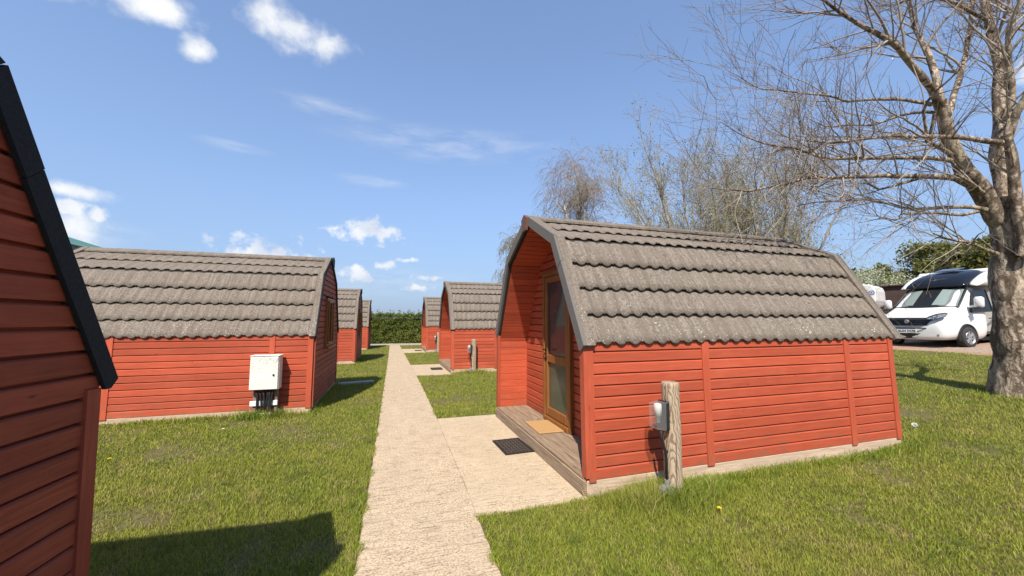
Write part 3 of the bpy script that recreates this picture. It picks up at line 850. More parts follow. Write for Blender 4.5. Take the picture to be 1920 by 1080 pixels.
# ------------------------------------------------------------------ small things by the pods
def lamp_post():
    root = thing('lamp_post', (0, 0, 0), 0, 'short weathered timber lamp post in front of the nearest porch pod', 'lamp post', 'timber lamp posts beside the pods')
    b = MB(); n = 20; vs = []; fs = []
    hs = [-.1, .0, .15, .35, .5, .62, .75, .9, 1.0, 1.03, 1.035]
    for i, h in enumerate(hs):
        for k in range(n):
            a = 2*math.pi*k/n
            c, s_ = math.cos(a), math.sin(a)
            r = .071/((abs(c)**3.2+abs(s_)**3.2)**(1/3.2))
            r *= 1+.05*mnoise.noise(Vector((c*1.4, s_*1.4, h*2.4)))-.02*h
            if i == 0 or i == 1: r *= 1.03
            if h > 1.02: r *= .97
            if h > 1.032: r *= .9
            r -= .028*math.exp(-((a-math.pi)/.5)**2)*math.exp(-((h-.72)/.14)**2)
            vs.append((r*c-.012*h, r*s_, h))
    for i in range(len(hs)-1):
        for k in range(n): fs.append((i*n+k, i*n+(k+1) % n, (i+1)*n+(k+1) % n, (i+1)*n+k))
    fs.append(tuple(range((len(hs)-1)*n, len(hs)*n)))
    b.add(vs, fs); b.build('post', M['post'], root, True)
    lm = MB(); lm.box((-.098, -.01, .745), (.040, .135, .255), bev=.012); la = lm.build('lamp', M['black'], root)
    cv = MB()   # clear prismatic cover, narrower at its outer face, with fine ribs
    x0, x1 = -.119, -.212
    o_, i_ = (.062, .122), (.052, .104)
    vs = [(x0, sy*o_[0]-.01, .745+sz*o_[1]) for sy, sz in ((-1, -1), (1, -1), (1, 1), (-1, 1))]+[(x1, sy*i_[0]-.01, .745+sz*i_[1]) for sy, sz in ((-1, -1), (1, -1), (1, 1), (-1, 1))]
    cv.add(vs, [(4, 5, 6, 7), (0, 1, 5, 4), (1, 2, 6, 5), (2, 3, 7, 6), (3, 0, 4, 7)])
    cv.build('cover', M['clear'], la)
    bl = MB(); bl.lathe([(0, -.085), (.022, -.08), (.024, -.02), (.034, -.018), (.036, .06), (.03, .085), (0, .092)], (-.160, -.01, .765), 2, 14); bl.build('bulb', M['whiteplastic'], la, True)
    cb = MB(); cb.tube([(-.14, -.02, .615), (-.135, -.02, .55), (-.095, -.02, .43), (-.088, -.02, .36), (-.088, -.02, .16)], .012, 8); cb.tube([(-.10, -.02, .44), (-.065, -.02, .425)], .011, 8)
    cb.build('cable', M['black'], root, True)
    jb = MB(); jb.lathe([(0, -.05), (.062, -.05), (.068, -.03), (.068, .02), (.05, .035), (0, .038)], (-.115, -.03, .085), 1, 20); jb.tube([(-.088, -.02, .19), (-.088, -.02, .13), (-.085, -.02, .05)], .022, 10)
    jb.build('junction_box', M['greyplastic'], root)
    cn = MB(); cn.tube([(-.085, -.02, .055), (-.085, -.02, -.06)], .022, 10); cn.build('conduit', M['black'], root)
    return root
lp = lamp_post()
for i, (x, y, lab) in enumerate(((2.46, 2.98, None), (2.46, 11.70, 'timber lamp post standing in front of the second porch pod'), (2.40, 20.42, 'distant lamp post half hidden beside the farthest porch pod'))):
    o = lp if i == 0 else copy_tree(lp)
    o.location = (x, y, g(x, y)); o.rotation_euler = (0, R(.6), R((0, 8, -5)[i]))
    if lab: o['label'] = lab

def meter_cabinet():
    root = thing('meter_cabinet', (-1.945, 7.385, 0), 0, 'stained white electric meter cabinet on grey posts against the red wall', 'meter cabinet')
    b = MB(); b.box((0, .02, .735), (.42, .20, .545), bev=.006); body = b.build('body', M['cabinet'], root)
    d = MB(); d.box((-.004, -.092, .733), (.405, .016, .53), bev=.006); dr = d.build('door', M['cabinet'], root)
    k = MB(); k.lathe([(0, -.01), (.014, -.01), (.016, .0), (.016, .01), (0, .012)], (.135, -.103, .70), 1, 14); k.build('lock', M['blackmetal'], dr)
    lid = MB(); lid.box((.002, .015, 1.014), (.437, .23, .014), bev=.003); lid.build('lid', M['cabinet'], root)
    for x in (-.145, .155):
        p = MB(); p.box((x, .045, .22), (.055, .07, .54), bev=.005); p.build('leg', M['greypost'], root)
    r = MB(); r.box((-.01, -.005, .235), (.40, .03, .085), bev=.008); r.box((.02, -.005, .02), (.30, .03, .06), bev=.008); r.build('clamp_bar', M['whiteplastic'], root)
    for q, (x, x2) in enumerate(((-.10, -.095), (-.055, -.035), (-.005, .01), (.05, .04), (.075, .085), (.115, .10))):
        c = MB(); c.tube([(x*1.25-.02, -.03, .47), (x, -.04, .38), (x2, -.045, .235), (x2*1.05, -.04, .08), (x2, -.02, -.1)], .0135 if q % 2 else .017, 8)
        c.build('cable', M['black'], root, True)
        if q in (1, 2, 3, 5):
            g_ = MB(); g_.lathe([(0, -.03), (.022, -.03), (.022, .02), (.016, .03), (0, .03)], (x2, -.045, .06), 2, 10); g_.build('gland', M['whiteplastic'], root)
    return root
meter_cabinet()

def coir_mat():
    me = MB(); n = 24
    for i in range(n):
        for k in range(14): pass
    me.box((0, 0, .009), (.34, .57, .016), bev=.004)
    o = me.build('doormat', M['coir']); o.location = (1.99, 4.90, .171); o.rotation_euler = (0, 0, R(-1.5))
    tag(o, 'tan coir doormat lying on the deck before the glazed door', 'doormat')
coir_mat()
def rubber_mat():
    root = thing('rubber_mat', (0, 0, 0), 0, 'black rubber mat on the slab before the nearest deck', 'rubber mat', 'black rubber mats at the pod steps')
    w, l, t = .37, .56, .012
    f = MB(); f.box((0, -l/2+.014, .006), (w, .028, t), bev=.003); f.box((0, l/2-.014, .006), (w, .028, t), bev=.003)
    f.box((-w/2+.014, 0, .006), (.028, l-.056, t), bev=.003); f.box((w/2-.014, 0, .006), (.028, l-.056, t), bev=.003); f.build('rim', M['rubber'], root)
    c = MB(); nx, ny = 7, 11
    for i in range(nx):
        for k in range(ny):
            x = -w/2+.03+(w-.06)*(i+.5)/nx; y = -l/2+.03+(l-.06)*(k+.5)/ny
            c.box((x, y, .006), (.034, .012, .010), rot=Matrix.Rotation(R(45 if (i+k) % 2 else -45), 3, 'Z'))
    c.build('lattice', M['rubber_worn'], root)
    c = MB(); c.box((0, 0, .002), (w-.05, l-.05, .003)); c.build('backing', M['rubber'], root)
    return root
rm = rubber_mat()
for i, (x, y, a, lab) in enumerate(((1.505, 4.75, 2, None), (1.50, 13.1, -1, 'black rubber mat before the second pod along the right'), (1.50, 21.9, 1, 'black rubber mat before the farthest porch pod'))):
    o = rm if i == 0 else copy_tree(rm)
    o.location = (x, y, g(x, y)+.016); o.rotation_euler = (0, 0, R(a))
    if lab: o['label'] = lab
b = MB(); b.box((0, 0, .01), (.86, .16, .09), bev=.012); o = b.build('kerbstone', M['kerb']); o.location = (-.79, 10.68, g(-.8, 10.68)); o.rotation_euler = (0, 0, R(14))
tag(o, 'grey concrete kerbstone lying in the grass beside the left pods', 'kerbstone')

def dandelion(loc, lab, seed, lean=.2):
    root = thing('dandelion', loc, seed, lab, 'dandelion', 'yellow dandelions in the lawn')
    s = MB(); s.tube([(0, 0, -.01), (.003, .002, .03), (.012*lean*4, 0, .06)], .0028, 6); s.build('stem', M['stem'], root)
    f = MB(); r2 = random.Random(seed); c = Vector((.012*lean*4, 0, .062))
    for ring, (cnt, ln, el_) in enumerate(((18, .019, .25), (14, .015, .6), (10, .010, 1.0))):
        for k in range(cnt):
            a = 2*math.pi*(k+.5*ring)/cnt; d = Vector((math.cos(a)*math.cos(el_), math.sin(a)*math.cos(el_), math.sin(el_))); q = Vector((-math.sin(a), math.cos(a), 0))*.0035
            p = c+d*ln; f.add([c-q*.4, c+q*.4, p+q, p-q], [(0, 1, 2, 3)])
    f.build('flower', M['yellow'], root)
dandelion((-2.93, 5.55, 0), 'small yellow dandelion in the lawn left, near the shaded pod', 3)
dandelion((2.62, 2.62, 0), 'yellow dandelion at the right foot of the nearest lamp post', 9)
for i, (px, py, lab) in enumerate(((418, 812, 'lone white daisy in the grass below the left pod wall'), (1715, 803, 'white seed head in the lawn behind the nearest pod'))):
    d = .0
    v = at(px, py, 1.0)-np.array((0, 0, EYE)); k = EYE/-v[2]
    x, y = v[0]*k, v[1]*k
    zc = g(x, y); k = (EYE-zc)/-v[2]; x, y = v[0]*k, v[1]*k
    root = thing('daisy' if i == 0 else 'dandelion_clock', (x, y, g(x, y)), i, lab, 'flower')
    s = MB(); s.tube([(0, 0, -.01), (0, 0, .06)], .0025, 6); s.build('stem', M['stem'], root)
    f = MB()
    if i == 0:
        for k in range(14):
            a = 2*math.pi*k/14; c_, s_ = math.cos(a), math.sin(a); f.add([(0, 0, .06), (.016*c_-.003*s_, .016*s_+.003*c_, .063), (.022*c_, .022*s_, .064), (.016*c_+.003*s_, .016*s_-.003*c_, .063)], [(0, 1, 2, 3)])
    else:
        r2 = random.Random(4)
        for k in range(160):
            d = Vector((r2.gauss(0, 1), r2.gauss(0, 1), r2.gauss(0, 1))).normalized(); q = d.orthogonal().normalized()*.004
            f.add([Vector((0, 0, .075)), Vector((0, 0, .075))+d*.03+q, Vector((0, 0, .075))+d*.03-q], [(0, 1, 2)])
    f.build('flower', M['daisy'], root)

# ------------------------------------------------------------------ grass blades
def in_rect(x, y, r): return (x > r[0]) & (x < r[1]) & (y > r[2]) & (y < r[3])
def grass():
    N = 1400000
    # distance spread: many near, few far, wider blades far away
    u = rng.random(N)
    r0, r1, p = 1.3, 34.0, 1.75
    r = (r0**(2-p)+u*(r1**(2-p)-r0**(2-p)))**(1/(2-p))
    a = R(17.5)+rng.uniform(R(-57), R(57), N)
    x = r*np.sin(a); y = r*np.cos(a)
    edge = .02*np.sin(y*9.0)+.018*np.sin(y*23.0+1.3)
    L = np.interp(y, PATH_Y, PATH_L)-.0+edge; Rr = np.interp(y, PATH_Y, PATH_R)+.0+edge
    keep = ~((x > L) & (x < Rr) & (y < 27.4))
    for (fx, cy), (y0, y1) in zip(PODS_R, ((3.2, 6.42), (11.62, 14.7), (20.4, 23.5))):
        keep &= ~in_rect(x, y, (.6, fx, y0+.015*np.sin(x*17), y1-.015*np.sin(x*21)))
        keep &= ~in_rect(x, y, (fx-.02, fx+4.55, cy-1.53, cy+1.53))
    for cx, cy in ((-1.26, 9.08), (-1.27, .86), (-1.23, 17.35), (-1.21, 25.3)): keep &= ~in_rect(x, y, (cx-4.1, cx-.1, cy-1.53, cy+1.53))
    keep &= ~((y > 27.3) & (y < 29.9)); keep &= ~(x > 16.15+.3*np.sin(y*2.1)+np.clip((y-6)*.15, 0, 1))
    keep &= (y < 31)
    # thin, worn patches
    th = np.array([mnoise.noise(Vector((xx*1.1, yy*1.1, 4.0)))+.6*mnoise.noise(Vector((xx*4, yy*4, 9.0))) for xx, yy in zip(x[keep], y[keep])])
    x, y, r = x[keep], y[keep], r[keep]
    k2 = rng.random(len(x)) < np.clip(.97-1.5*np.clip(th-.20, 0, 1), .12, 1); x, y, r, th = x[k2], y[k2], r[k2], th[k2]
    n = len(x)
    h = rng.uniform(.018, .044, n)*(1-.25*np.clip(th, 0, 1))*(1+.35*np.clip(-th, 0, .6))
    # longer beside walls and post and along slab edges
    def near_rect(q):
        dx = np.maximum(np.maximum(q[0]-x, x-q[1]), 0); dy = np.maximum(np.maximum(q[2]-y, y-q[3]), 0); return np.hypot(dx, dy)
    clump = np.array([.5+.5*mnoise.noise(Vector((xx*2.3, yy*2.3, 1.0))) for xx, yy in zip(x, y)])
    for q in [(fx, fx+4.55, cy-1.54, cy+1.54) for fx, cy in PODS_R]+[(cx-4.1, cx, cy-1.55, cy+1.55) for cx, cy in ((-1.26, 9.08), (-1.27, .86), (-1.23, 17.35), (-1.21, 25.3))]:
        d = near_rect(q); h += np.exp(-(d/.13)**2)*.10*clump**1.5*rng.random(n)
    for (px, py, s_, amp) in ((2.46, 2.98, .30, .13), (2.15, 2.95, .25, .10), (-1.95, 7.3, .22, .08), (2.46, 11.70, .3, .08), (3.0, 3.05, .25, .06), (10.0, 3.9, .6, .06)):
        d = np.hypot(x-px, y-py); h += np.exp(-(d/s_)**2)*amp*rng.random(n)
    L = np.interp(y, PATH_Y, PATH_L); Rr = np.interp(y, PATH_Y, PATH_R); de = np.minimum(np.abs(x-L), np.abs(x-Rr)); h += np.exp(-(de/.05)**2)*.03*rng.random(n)
    # extra tall tufts where the mower does not reach
    ex = []
    for (px, py, sx_, sy_, cnt, lo, hi) in ((2.40, 2.93, .20, .09, 2600, .08, .24), (2.05, 2.98, .16, .10, 1500, .06, .18), (2.75, 3.02, .16, .08, 700, .06, .15), (3.6, 3.14, .5, .05, 900, .05, .13), (4.6, 3.16, .5, .05, 900, .05, .12), (5.7, 3.15, .4, .06, 900, .05, .12),
                                            (6.3, 3.3, .25, .15, 900, .05, .12), (-1.95, 7.33, .22, .07, 1500, .06, .19), (-2.6, 7.45, .5, .05, 900, .04, .12), (-3.6, 7.45, .5, .05, 700, .04, .10), (-1.2, 8.6, .05, .8, 1300, .05, .15), (2.46, 11.66, .25, .1, 900, .06, .16), (-1.2, 17.2, .06, .8, 700, .05, .13), (10.2, 3.4, .5, .15, 700, .05, .14)):
        ex.append(np.stack([px+rng.normal(size=cnt)*sx_, py+rng.normal(size=cnt)*sy_, lo+(hi-lo)*rng.random(cnt)**1.6], -1))
    ex = np.concatenate(ex); ok = ~(in_rect(ex[:, 0], ex[:, 1], (1.70, 6.1, 3.26, 6.3)) | in_rect(ex[:, 0], ex[:, 1], (-5.5, -1.33, 7.58, 10.6)) | in_rect(ex[:, 0], ex[:, 1], (.6, 1.73, 3.2, 6.4))); ex = ex[ok]
    x = np.concatenate([x, ex[:, 0]]); y = np.concatenate([y, ex[:, 1]]); h = np.concatenate([h, ex[:, 2]]); r = np.hypot(x, y); th = np.concatenate([th, np.full(len(ex), -.3)]); n = len(x)
    sc = np.maximum(1.0, r/3.2)**.62
    w = rng.uniform(.0011, .0024, n)*sc; h = h*np.maximum(1, r/5)**.12
    az_ = rng.uniform(0, 2*np.pi, n); ln = rng.uniform(.15, 1.0, n)*h
    la = rng.uniform(0, 2*np.pi, n)+.0
    d = np.stack([np.cos(la), np.sin(la)], -1); s = np.stack([np.cos(az_), np.sin(az_)], -1)
    z = gz(x, y)
    V = np.zeros((n, 5, 3), np.float32)
    for k, (hh, ll, ww) in enumerate(((-.05, 0, 1), (-.05, 0, -1), (.6, .35, .8), (.6, .35, -.8), (.95, 1.0, 0))):
        V[:, k, 0] = x+d[:, 0]*ln*ll+s[:, 0]*w*ww; V[:, k, 1] = y+d[:, 1]*ln*ll+s[:, 1]*w*ww; V[:, k, 2] = z+h*hh
    i = np.arange(n)[:, None]*5
    Q = i+np.array([[0, 1, 3, 2]]); T = i+np.array([[2, 3, 4]])
    t = rng.random(n)
    c0 = np.array((.125, .180, .014)); c1 = np.array((.34, .375, .04)); c2 = np.array((.48, .41, .15)); c3 = np.array((.095, .175, .018))
    c = c0+(c1-c0)*rng.random((n, 1))
    dry = (t > .91-.10*np.clip(th*2, 0, 1))[:, None]; c = np.where(dry, c2*rng.uniform(.6, 1.1, (n, 1)), c)
    lush = (h > .075)[:, None]; c = np.where(lush & ~dry, c3+(c1-c3)*rng.random((n, 1))*.7, c)
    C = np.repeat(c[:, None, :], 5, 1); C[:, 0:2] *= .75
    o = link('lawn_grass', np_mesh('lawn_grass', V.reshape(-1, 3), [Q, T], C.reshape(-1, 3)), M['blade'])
    tag(o, kind='stuff')
grass()

# ------------------------------------------------------------------ trees
def unit(v): return v/np.maximum(np.linalg.norm(v, axis=-1, keepdims=True), 1e-9)
def tube_arrays(P, Rr, n=3):
    """P (N,k,3), Rr (N,k) -> vertices, quads"""
    N, k, _ = P.shape
    T = np.empty_like(P); T[:, 1:-1] = P[:, 2:]-P[:, :-2]; T[:, 0] = P[:, 1]-P[:, 0]; T[:, -1] = P[:, -1]-P[:, -2]; T = unit(T)
    ref = np.broadcast_to(np.array((.31, .57, .76)), T.shape)
    A = unit(np.cross(T, ref)); B = np.cross(T, A)
    ang = 2*np.pi*np.arange(n)/n
    V = P[:, :, None, :]+Rr[:, :, None, None]*(A[:, :, None, :]*np.cos(ang)[None, None, :, None]+B[:, :, None, :]*np.sin(ang)[None, None, :, None])
    i = np.arange(N)[:, None, None]*k*n+np.arange(k-1)[None, :, None]*n; q = np.arange(n)[None, None, :]; q1 = (q+1) % n
    F = np.stack([i+q, i+q1, i+n+q1, i+n+q], -1).reshape(-1, 4)
    return V.reshape(-1, 3), F
def resample(pts, k):
    pts = np.asarray(pts, float); s = np.concatenate([[0], np.cumsum(np.linalg.norm(np.diff(pts, axis=0), axis=1))]); t = np.linspace(0, s[-1], k)
    return np.stack([np.interp(t, s, pts[:, i]) for i in range(3)], -1)
def grow(P, Rr, per, tmin, tmax, length, ang, bend, upv, k=6, taper=.15, rscale=.6, rmax=1e9, idx=None, bias=None):
    """children on the polylines P (N,m,3) with radii Rr"""
    N, m, _ = P.shape
    idx = np.repeat(np.arange(N), per) if idx is None else idx
    n = len(idx)
    t = rng.uniform(tmin, tmax, n)*(m-1); i0 = np.minimum(t.astype(int), m-2); f = (t-i0)[:, None]
    base = P[idx, i0]*(1-f)+P[idx, i0+1]*f
    rad = Rr[idx, i0]*(1-f[:, 0])+Rr[idx, i0+1]*f[:, 0]
    tang = unit(P[idx, i0+1]-P[idx, i0])
    rv = unit(rng.normal(size=(n, 3))); perp = unit(rv-tang*np.sum(rv*tang, -1, keepdims=True))
    a = rng.uniform(ang[0], ang[1], n)[:, None]
    d = unit(tang*np.cos(a)+perp*np.sin(a)+np.array((0, 0, upv[0]))+(0 if bias is None else np.asarray(bias)))
    L = rng.uniform(length[0], length[1], n)*(1.15-.5*t/(m-1))
    C = np.empty((n, k, 3)); C[:, 0] = base
    for q in range(1, k):
        d = unit(d+rng.normal(size=(n, 3))*bend+np.array((0, 0, upv[1])))
        C[:, q] = C[:, q-1]+d*(L/(k-1))[:, None]
    r0 = np.minimum(rad*rscale, rmax)
    CR = r0[:, None]*np.linspace(1, taper, k)[None, :]
    return C, CR
class Cloud:
    def __init__(s): s.V = []; s.F = []; s.n = 0
    def add(s, V, F): s.V.append(V); s.F.append(F+s.n); s.n += len(V)
    def tubes(s, P, Rr, n=3): s.add(*tube_arrays(P, Rr, n))
    def build(s, name, mat, parent): return link(name, np_mesh(name, np.concatenate(s.V), [np.concatenate(s.F)]), mat, parent)
def leaf_cards(P, size, flat=.0):
    """folded leaf quads at points P, random facing"""
    n = len(P); d = unit(rng.normal(size=(n, 3))); q = unit(np.cross(d, rng.normal(size=(n, 3))))
    L = rng.uniform(size[0], size[1], n)[:, None]; W = L*rng.uniform(.45, .7, (n, 1))
    V = np.stack([P, P+d*L*.5+q*W*.5, P+d*L, P+d*L*.5-q*W*.5], 1)
    F = np.arange(n*4).reshape(n, 4)
    c = np.repeat(rng.uniform(.65, 1.25, (n, 1)), 4, 0)*np.array((1, 1, .95))
    return V.reshape(-1, 3), F, c
def sample_on(P, n):
    N, m, _ = P.shape; i = rng.integers(0, N, n); t = rng.uniform(.15, 1, n)*(m-1); j = np.minimum(t.astype(int), m-2); f = (t-j)[:, None]
    return P[i, j]*(1-f)+P[i, j+1]*f
def resample_all(P, k): return np.stack([resample(q, k) for q in P])
def solid_limbs(limbs, n=14, burl=.12, scale=3.0):
    """limbs: list of (pts, radii); knobbly tubes"""
    V = []; F = []; base = 0
    for pts, rad in limbs:
        k = max(8, int(np.linalg.norm(np.diff(pts, axis=0), axis=1).sum()/.16))
        P = resample(pts, k)
        s = np.linspace(0, 1, len(rad)); r = np.interp(np.linspace(0, 1, k), s, rad)
        # gentle wander so limbs are not straight rods
        for q in range(1, k-1):
            P[q] += np.array(mnoise.noise_vector(Vector(P[q])*1.7))*min(.05, r[q]*.7)
        v, f = tube_arrays(P[None], r[None], n)
        ctr = np.repeat(P, n, 0)
        for q in range(len(v)):
            w = mnoise.noise(Vector(v[q])*scale)+.5*mnoise.noise(Vector(v[q])*scale*2.7)
            v[q] = ctr[q]+(v[q]-ctr[q])*(1+burl*w)
        V.append(v); F.append(f+base); base += len(v)
    return np.concatenate(V), np.concatenate(F)

def big_tree():
    ox, oy = 10.25, 3.85
    root = thing('bare_tree', (0, 0, 0), 0, 'big bare tree with a thick pale cracked trunk beside the gravel yard', 'tree')
    D = 6.75
    def L(pts, r, d0=D, d1=None):
        d1 = d0 if d1 is None else d1; n = len(pts)
        return (np.array([at(px, py, d0+(d1-d0)*i/(n-1)) for i, (px, py) in enumerate(pts)]), [q*(.64 if max(r) > .25 else .64 if r[0] > .19 else .53) for q in r])
    limbs = [
        L([(1914, 775), (1912, 740), (1908, 690), (1905, 620), (1902, 540), (1893, 470), (1880, 415), (1874, 370)], [.60, .52, .475, .44, .40, .34, .285, .25]),
        L([(1878, 420), (1845, 360), (1807, 318), (1786, 278), (1773, 233), (1762, 190)], [.24, .215, .20, .17, .145, .13], D, D-.3),
        L([(1764, 200), (1748, 168), (1706, 118), (1682, 86), (1612, 48), (1550, 5), (1500, -40)], [.12, .10, .085, .07, .05, .035, .02], D-.3, D-1.2),
        L([(1766, 205), (1756, 140), (1735, 100), (1716, 50), (1700, -20), (1690, -90)], [.105, .095, .08, .065, .05, .03], D-.3, D+.6),
        L([(1772, 230), (1795, 160), (1812, 100), (1822, 30), (1822, -60)], [.09, .08, .07, .06, .04], D-.2, D+.9),
        L([(1882, 400), (1878, 330), (1873, 272), (1874, 187), (1873, 101), (1852, 39), (1846, -20), (1842, -120)], [.20, .17, .155, .135, .12, .10, .085, .06], D, D+.4),
        L([(1918, 480), (1914, 400), (1898, 305), (1889, 253), (1896, 180), (1892, 100), (1888, 50), (1905, 20), (1925, -20)], [.16, .17, .15, .13, .09, .08, .07, .06, .045], D-.25, D-.5),
        L([(1890, 258), (1903, 212), (1925, 180), (1960, 120), (1990, 20)], [.11, .10, .09, .075, .05], D-.3, D-.8),
        L([(1905, 470), (1950, 400), (2010, 330), (2080, 230), (2130, 100)], [.18, .15, .12, .09, .05], D, D-.6),
        L([(1876, 268), (1838, 262), (1799, 257), (1733, 257), (1671, 255), (1612, 262), (1558, 268), (1500, 262)], [.085, .075, .066, .056, .045, .036, .026, .014], D-.35, D-1.2),
        L([(1782, 301), (1740, 296), (1690, 296), (1612, 296), (1562, 298), (1527, 291), (1496, 278), (1437, 271), (1390, 253), (1350, 228)], [.075, .066, .060, .052, .046, .04, .034, .026, .018, .008], D-.2, D-1.4),
        L([(1838, 356), (1787, 334), (1729, 330), (1632, 331), (1558, 333), (1515, 333), (1468, 346), (1406, 358), (1330, 353)], [.10, .085, .075, .064, .052, .044, .034, .024, .010], D-.1, D-1.6),
        L([(1736, 331), (1710, 338), (1682, 346), (1651, 356), (1632, 348), (1620, 334), (1600, 318)], [.05, .045, .04, .034, .028, .02, .012], D-.4, D-.2),
        L([(1852, 394), (1818, 387), (1752, 389), (1702, 393), (1663, 381), (1628, 375), (1573, 377), (1520, 380), (1470, 392)], [.075, .062, .054, .046, .038, .032, .024, .018, .008], D-.2, D+.8),
        L([(1842, 396), (1806, 402), (1752, 399), (1690, 400), (1682, 414), (1660, 408), (1610, 418)], [.055, .048, .04, .032, .026, .018, .008], D-.1, D-1.0),
        L([(1746, 196), (1690, 187), (1636, 187), (1589, 191), (1558, 179), (1507, 175), (1461, 169), (1420, 166), (1380, 140)], [.06, .05, .044, .037, .03, .025, .019, .013, .007], D-.3, D-1.5),
        L([(1762, 212), (1721, 211), (1682, 218), (1636, 234), (1593, 234), (1550, 238), (1500, 215)], [.055, .046, .038, .03, .024, .017, .008], D-.2, D+1.0),
        L([(1784, 290), (1762, 278), (1740, 266), (1746, 240), (1752, 212)], [.07, .06, .055, .045, .04], D-.2, D-.6),
        L([(1738, 266), (1732, 210), (1745, 180), (1775, 155), (1800, 130)], [.05, .04, .035, .028, .016], D-.5, D-1.2),
        L([(1868, 476), (1845, 466), (1822, 456), (1795, 452), (1770, 445), (1751, 438)], [.07, .055, .046, .038, .03, .02], D-.1, D-.9),
        L([(1822, 456), (1812, 480), (1790, 472), (1775, 490)], [.03, .022, .016, .008], D-.3, D-.2),
        L([(1873, 105), (1900, 60), (1935, 30), (1990, -40)], [.08, .07, .06, .04], D+.3, D+.8),
        L([(1852, 40), (1800, 10), (1740, -10), (1660, -40)], [.06, .05, .04, .02], D+.3, D-.4),
        L([(1845, 362), (1828, 348), (1808, 336), (1790, 326)], [.055, .05, .042, .03], D-.3, D-.55),
    ]
    V, F = solid_limbs(limbs, 16, .15, 2.6)
    o = link('trunk', np_mesh('trunk', V, [F]), M['bark'], root, True)
    # finer branching from all limbs but the trunk
    src = [l for l in limbs[2:] if True]
    P0 = np.stack([resample(l[0], 12) for l in src]); R0 = np.stack([np.interp(np.linspace(0, 1, 12), np.linspace(0, 1, len(l[1])), l[1]) for l in src])
    cl_ = Cloud()
    ln = np.linalg.norm(np.diff(P0, axis=1), axis=-1).sum(1)
    by_len = lambda k: np.repeat(np.arange(len(P0)), np.maximum(1, (ln*k).astype(int)))
    left = -np.array(rt)*.16
    # long arching boughs, paler than the twigs
    PA, RA = grow(P0, R0, 0, .30, 1.0, (1.0, 2.3), (.45, 1.0), .09, (.13, .008), 12, .16, .6, .022, idx=by_len(2.4), bias=left)
    bo = Cloud(); bo.tubes(PA, np.maximum(RA, .0035), 6)
    P1, R1 = grow(P0, R0, 0, .25, 1.0, (.6, 1.6), (.45, 1.1), .06, (.19, .0), 9, .2, .5, .013, idx=by_len(3.0), bias=left*.6)
    bo.tubes(P1, np.maximum(R1, .0026), 5)
    bo.build('boughs', M['bough'], o)
    PB, RB = grow(PA, RA, 7, .12, 1.0, (.35, 1.2), (.4, .95), .08, (.17, .03), 8, .3, .6, .007); cl_.tubes(PB, np.maximum(RB, .0021), 4)
    P2, R2 = grow(P1, R1, 4, .15, 1.0, (.3, 1.0), (.4, 1.0), .10, (.19, .04), 6, .35, .6, .006); cl_.tubes(P2, np.maximum(R2, .0020), 3)
    P3, R3 = grow(np.concatenate([resample_all(PB, 6), P2]), np.concatenate([RB[:, ::1][:, np.linspace(0, 7, 6).astype(int)], R2]), 3, .2, 1.0, (.10, .40), (.4, 1.0), .12, (.16, .05), 5, .5, .7, .0034)
    cl_.tubes(P3, np.maximum(R3, .0015), 3)
    cl_.build('crown', M['twig'], root)
big_tree()

def birch(base, top_h, spread, label, leaf_n, leafmat, twigs=1.0, stems=3):
    root = thing('birch_tree', (0, 0, 0), 0, label, 'tree', 'birches behind the nearest pod')
    bx, by = base; bz = g(bx, by)
    limbs = []
    for s in range(stems):
        a = s*2.1+.4; hh = top_h*(1-.12*s); lean = spread*.13*(1 if s else .1)
        pts = [(bx+.15*math.cos(a)*s, by+.15*math.sin(a)*s, bz-.1)]
        for q in range(1, 7):
            f = q/6; pts.append((bx+math.cos(a)*lean*f+rng.normal()*.12, by+math.sin(a)*lean*f+rng.normal()*.12, bz+hh*f))
        limbs.append((np.array(pts), [.28-.03*s, .26, .23, .19, .14, .09, .04]))
    P0 = np.stack([resample(l[0], 14) for l in limbs]); R0 = np.stack([np.interp(np.linspace(0, 1, 14), np.linspace(0, 1, 7), l[1]) for l in limbs])
    V, F = solid_limbs(limbs, 10, .06, 2.0)
    link('trunk', np_mesh('trunk', V, [F]), M['birch'], root, True)
    P1, R1 = grow(P0, R0, int(24*twigs), .18, 1.0, (spread*.28, spread*.60), (.4, .95), .14, (.22, .015), 8, .25, .5, .05)
    c = Cloud(); c.tubes(P1, np.maximum(R1, .010), 5)
    br = c.build('branches', M['birch'], root)
    c = Cloud()
    P2, R2 = grow(P1, R1, int(12*twigs), .2, 1.0, (.8, 2.4), (.4, 1.2), .10, (.1, -.22), 7, .4, .45, .018)
    c.tubes(P2, np.maximum(R2, .009), 3)
    P3, R3 = grow(P2, R2, 5, .1, 1.0, (.5, 1.6), (.2, .9), .08, (0, -.38), 6, .5, .6, .008)
    c.tubes(P3, np.maximum(R3, .0062), 3)
    cr = c.build('crown', M['birchtwig'], root)
    if leaf_n:
        V, F, cc = leaf_cards(sample_on(P3, leaf_n), (.035, .075)); link('leaves', np_mesh('leaves', V, [F], cc), leafmat, cr)
birch((13.6, 26.2), 13.2, 8.4, 'tall slender birch with white stems and drooping purple twigs', 7000, M['birchleaf'])
birch((9.6, 27.2), 8.2, 3.6, 'small birch with pale green leaves showing left of the nearest roof', 22000, M['birchleaf'], .9, 2)

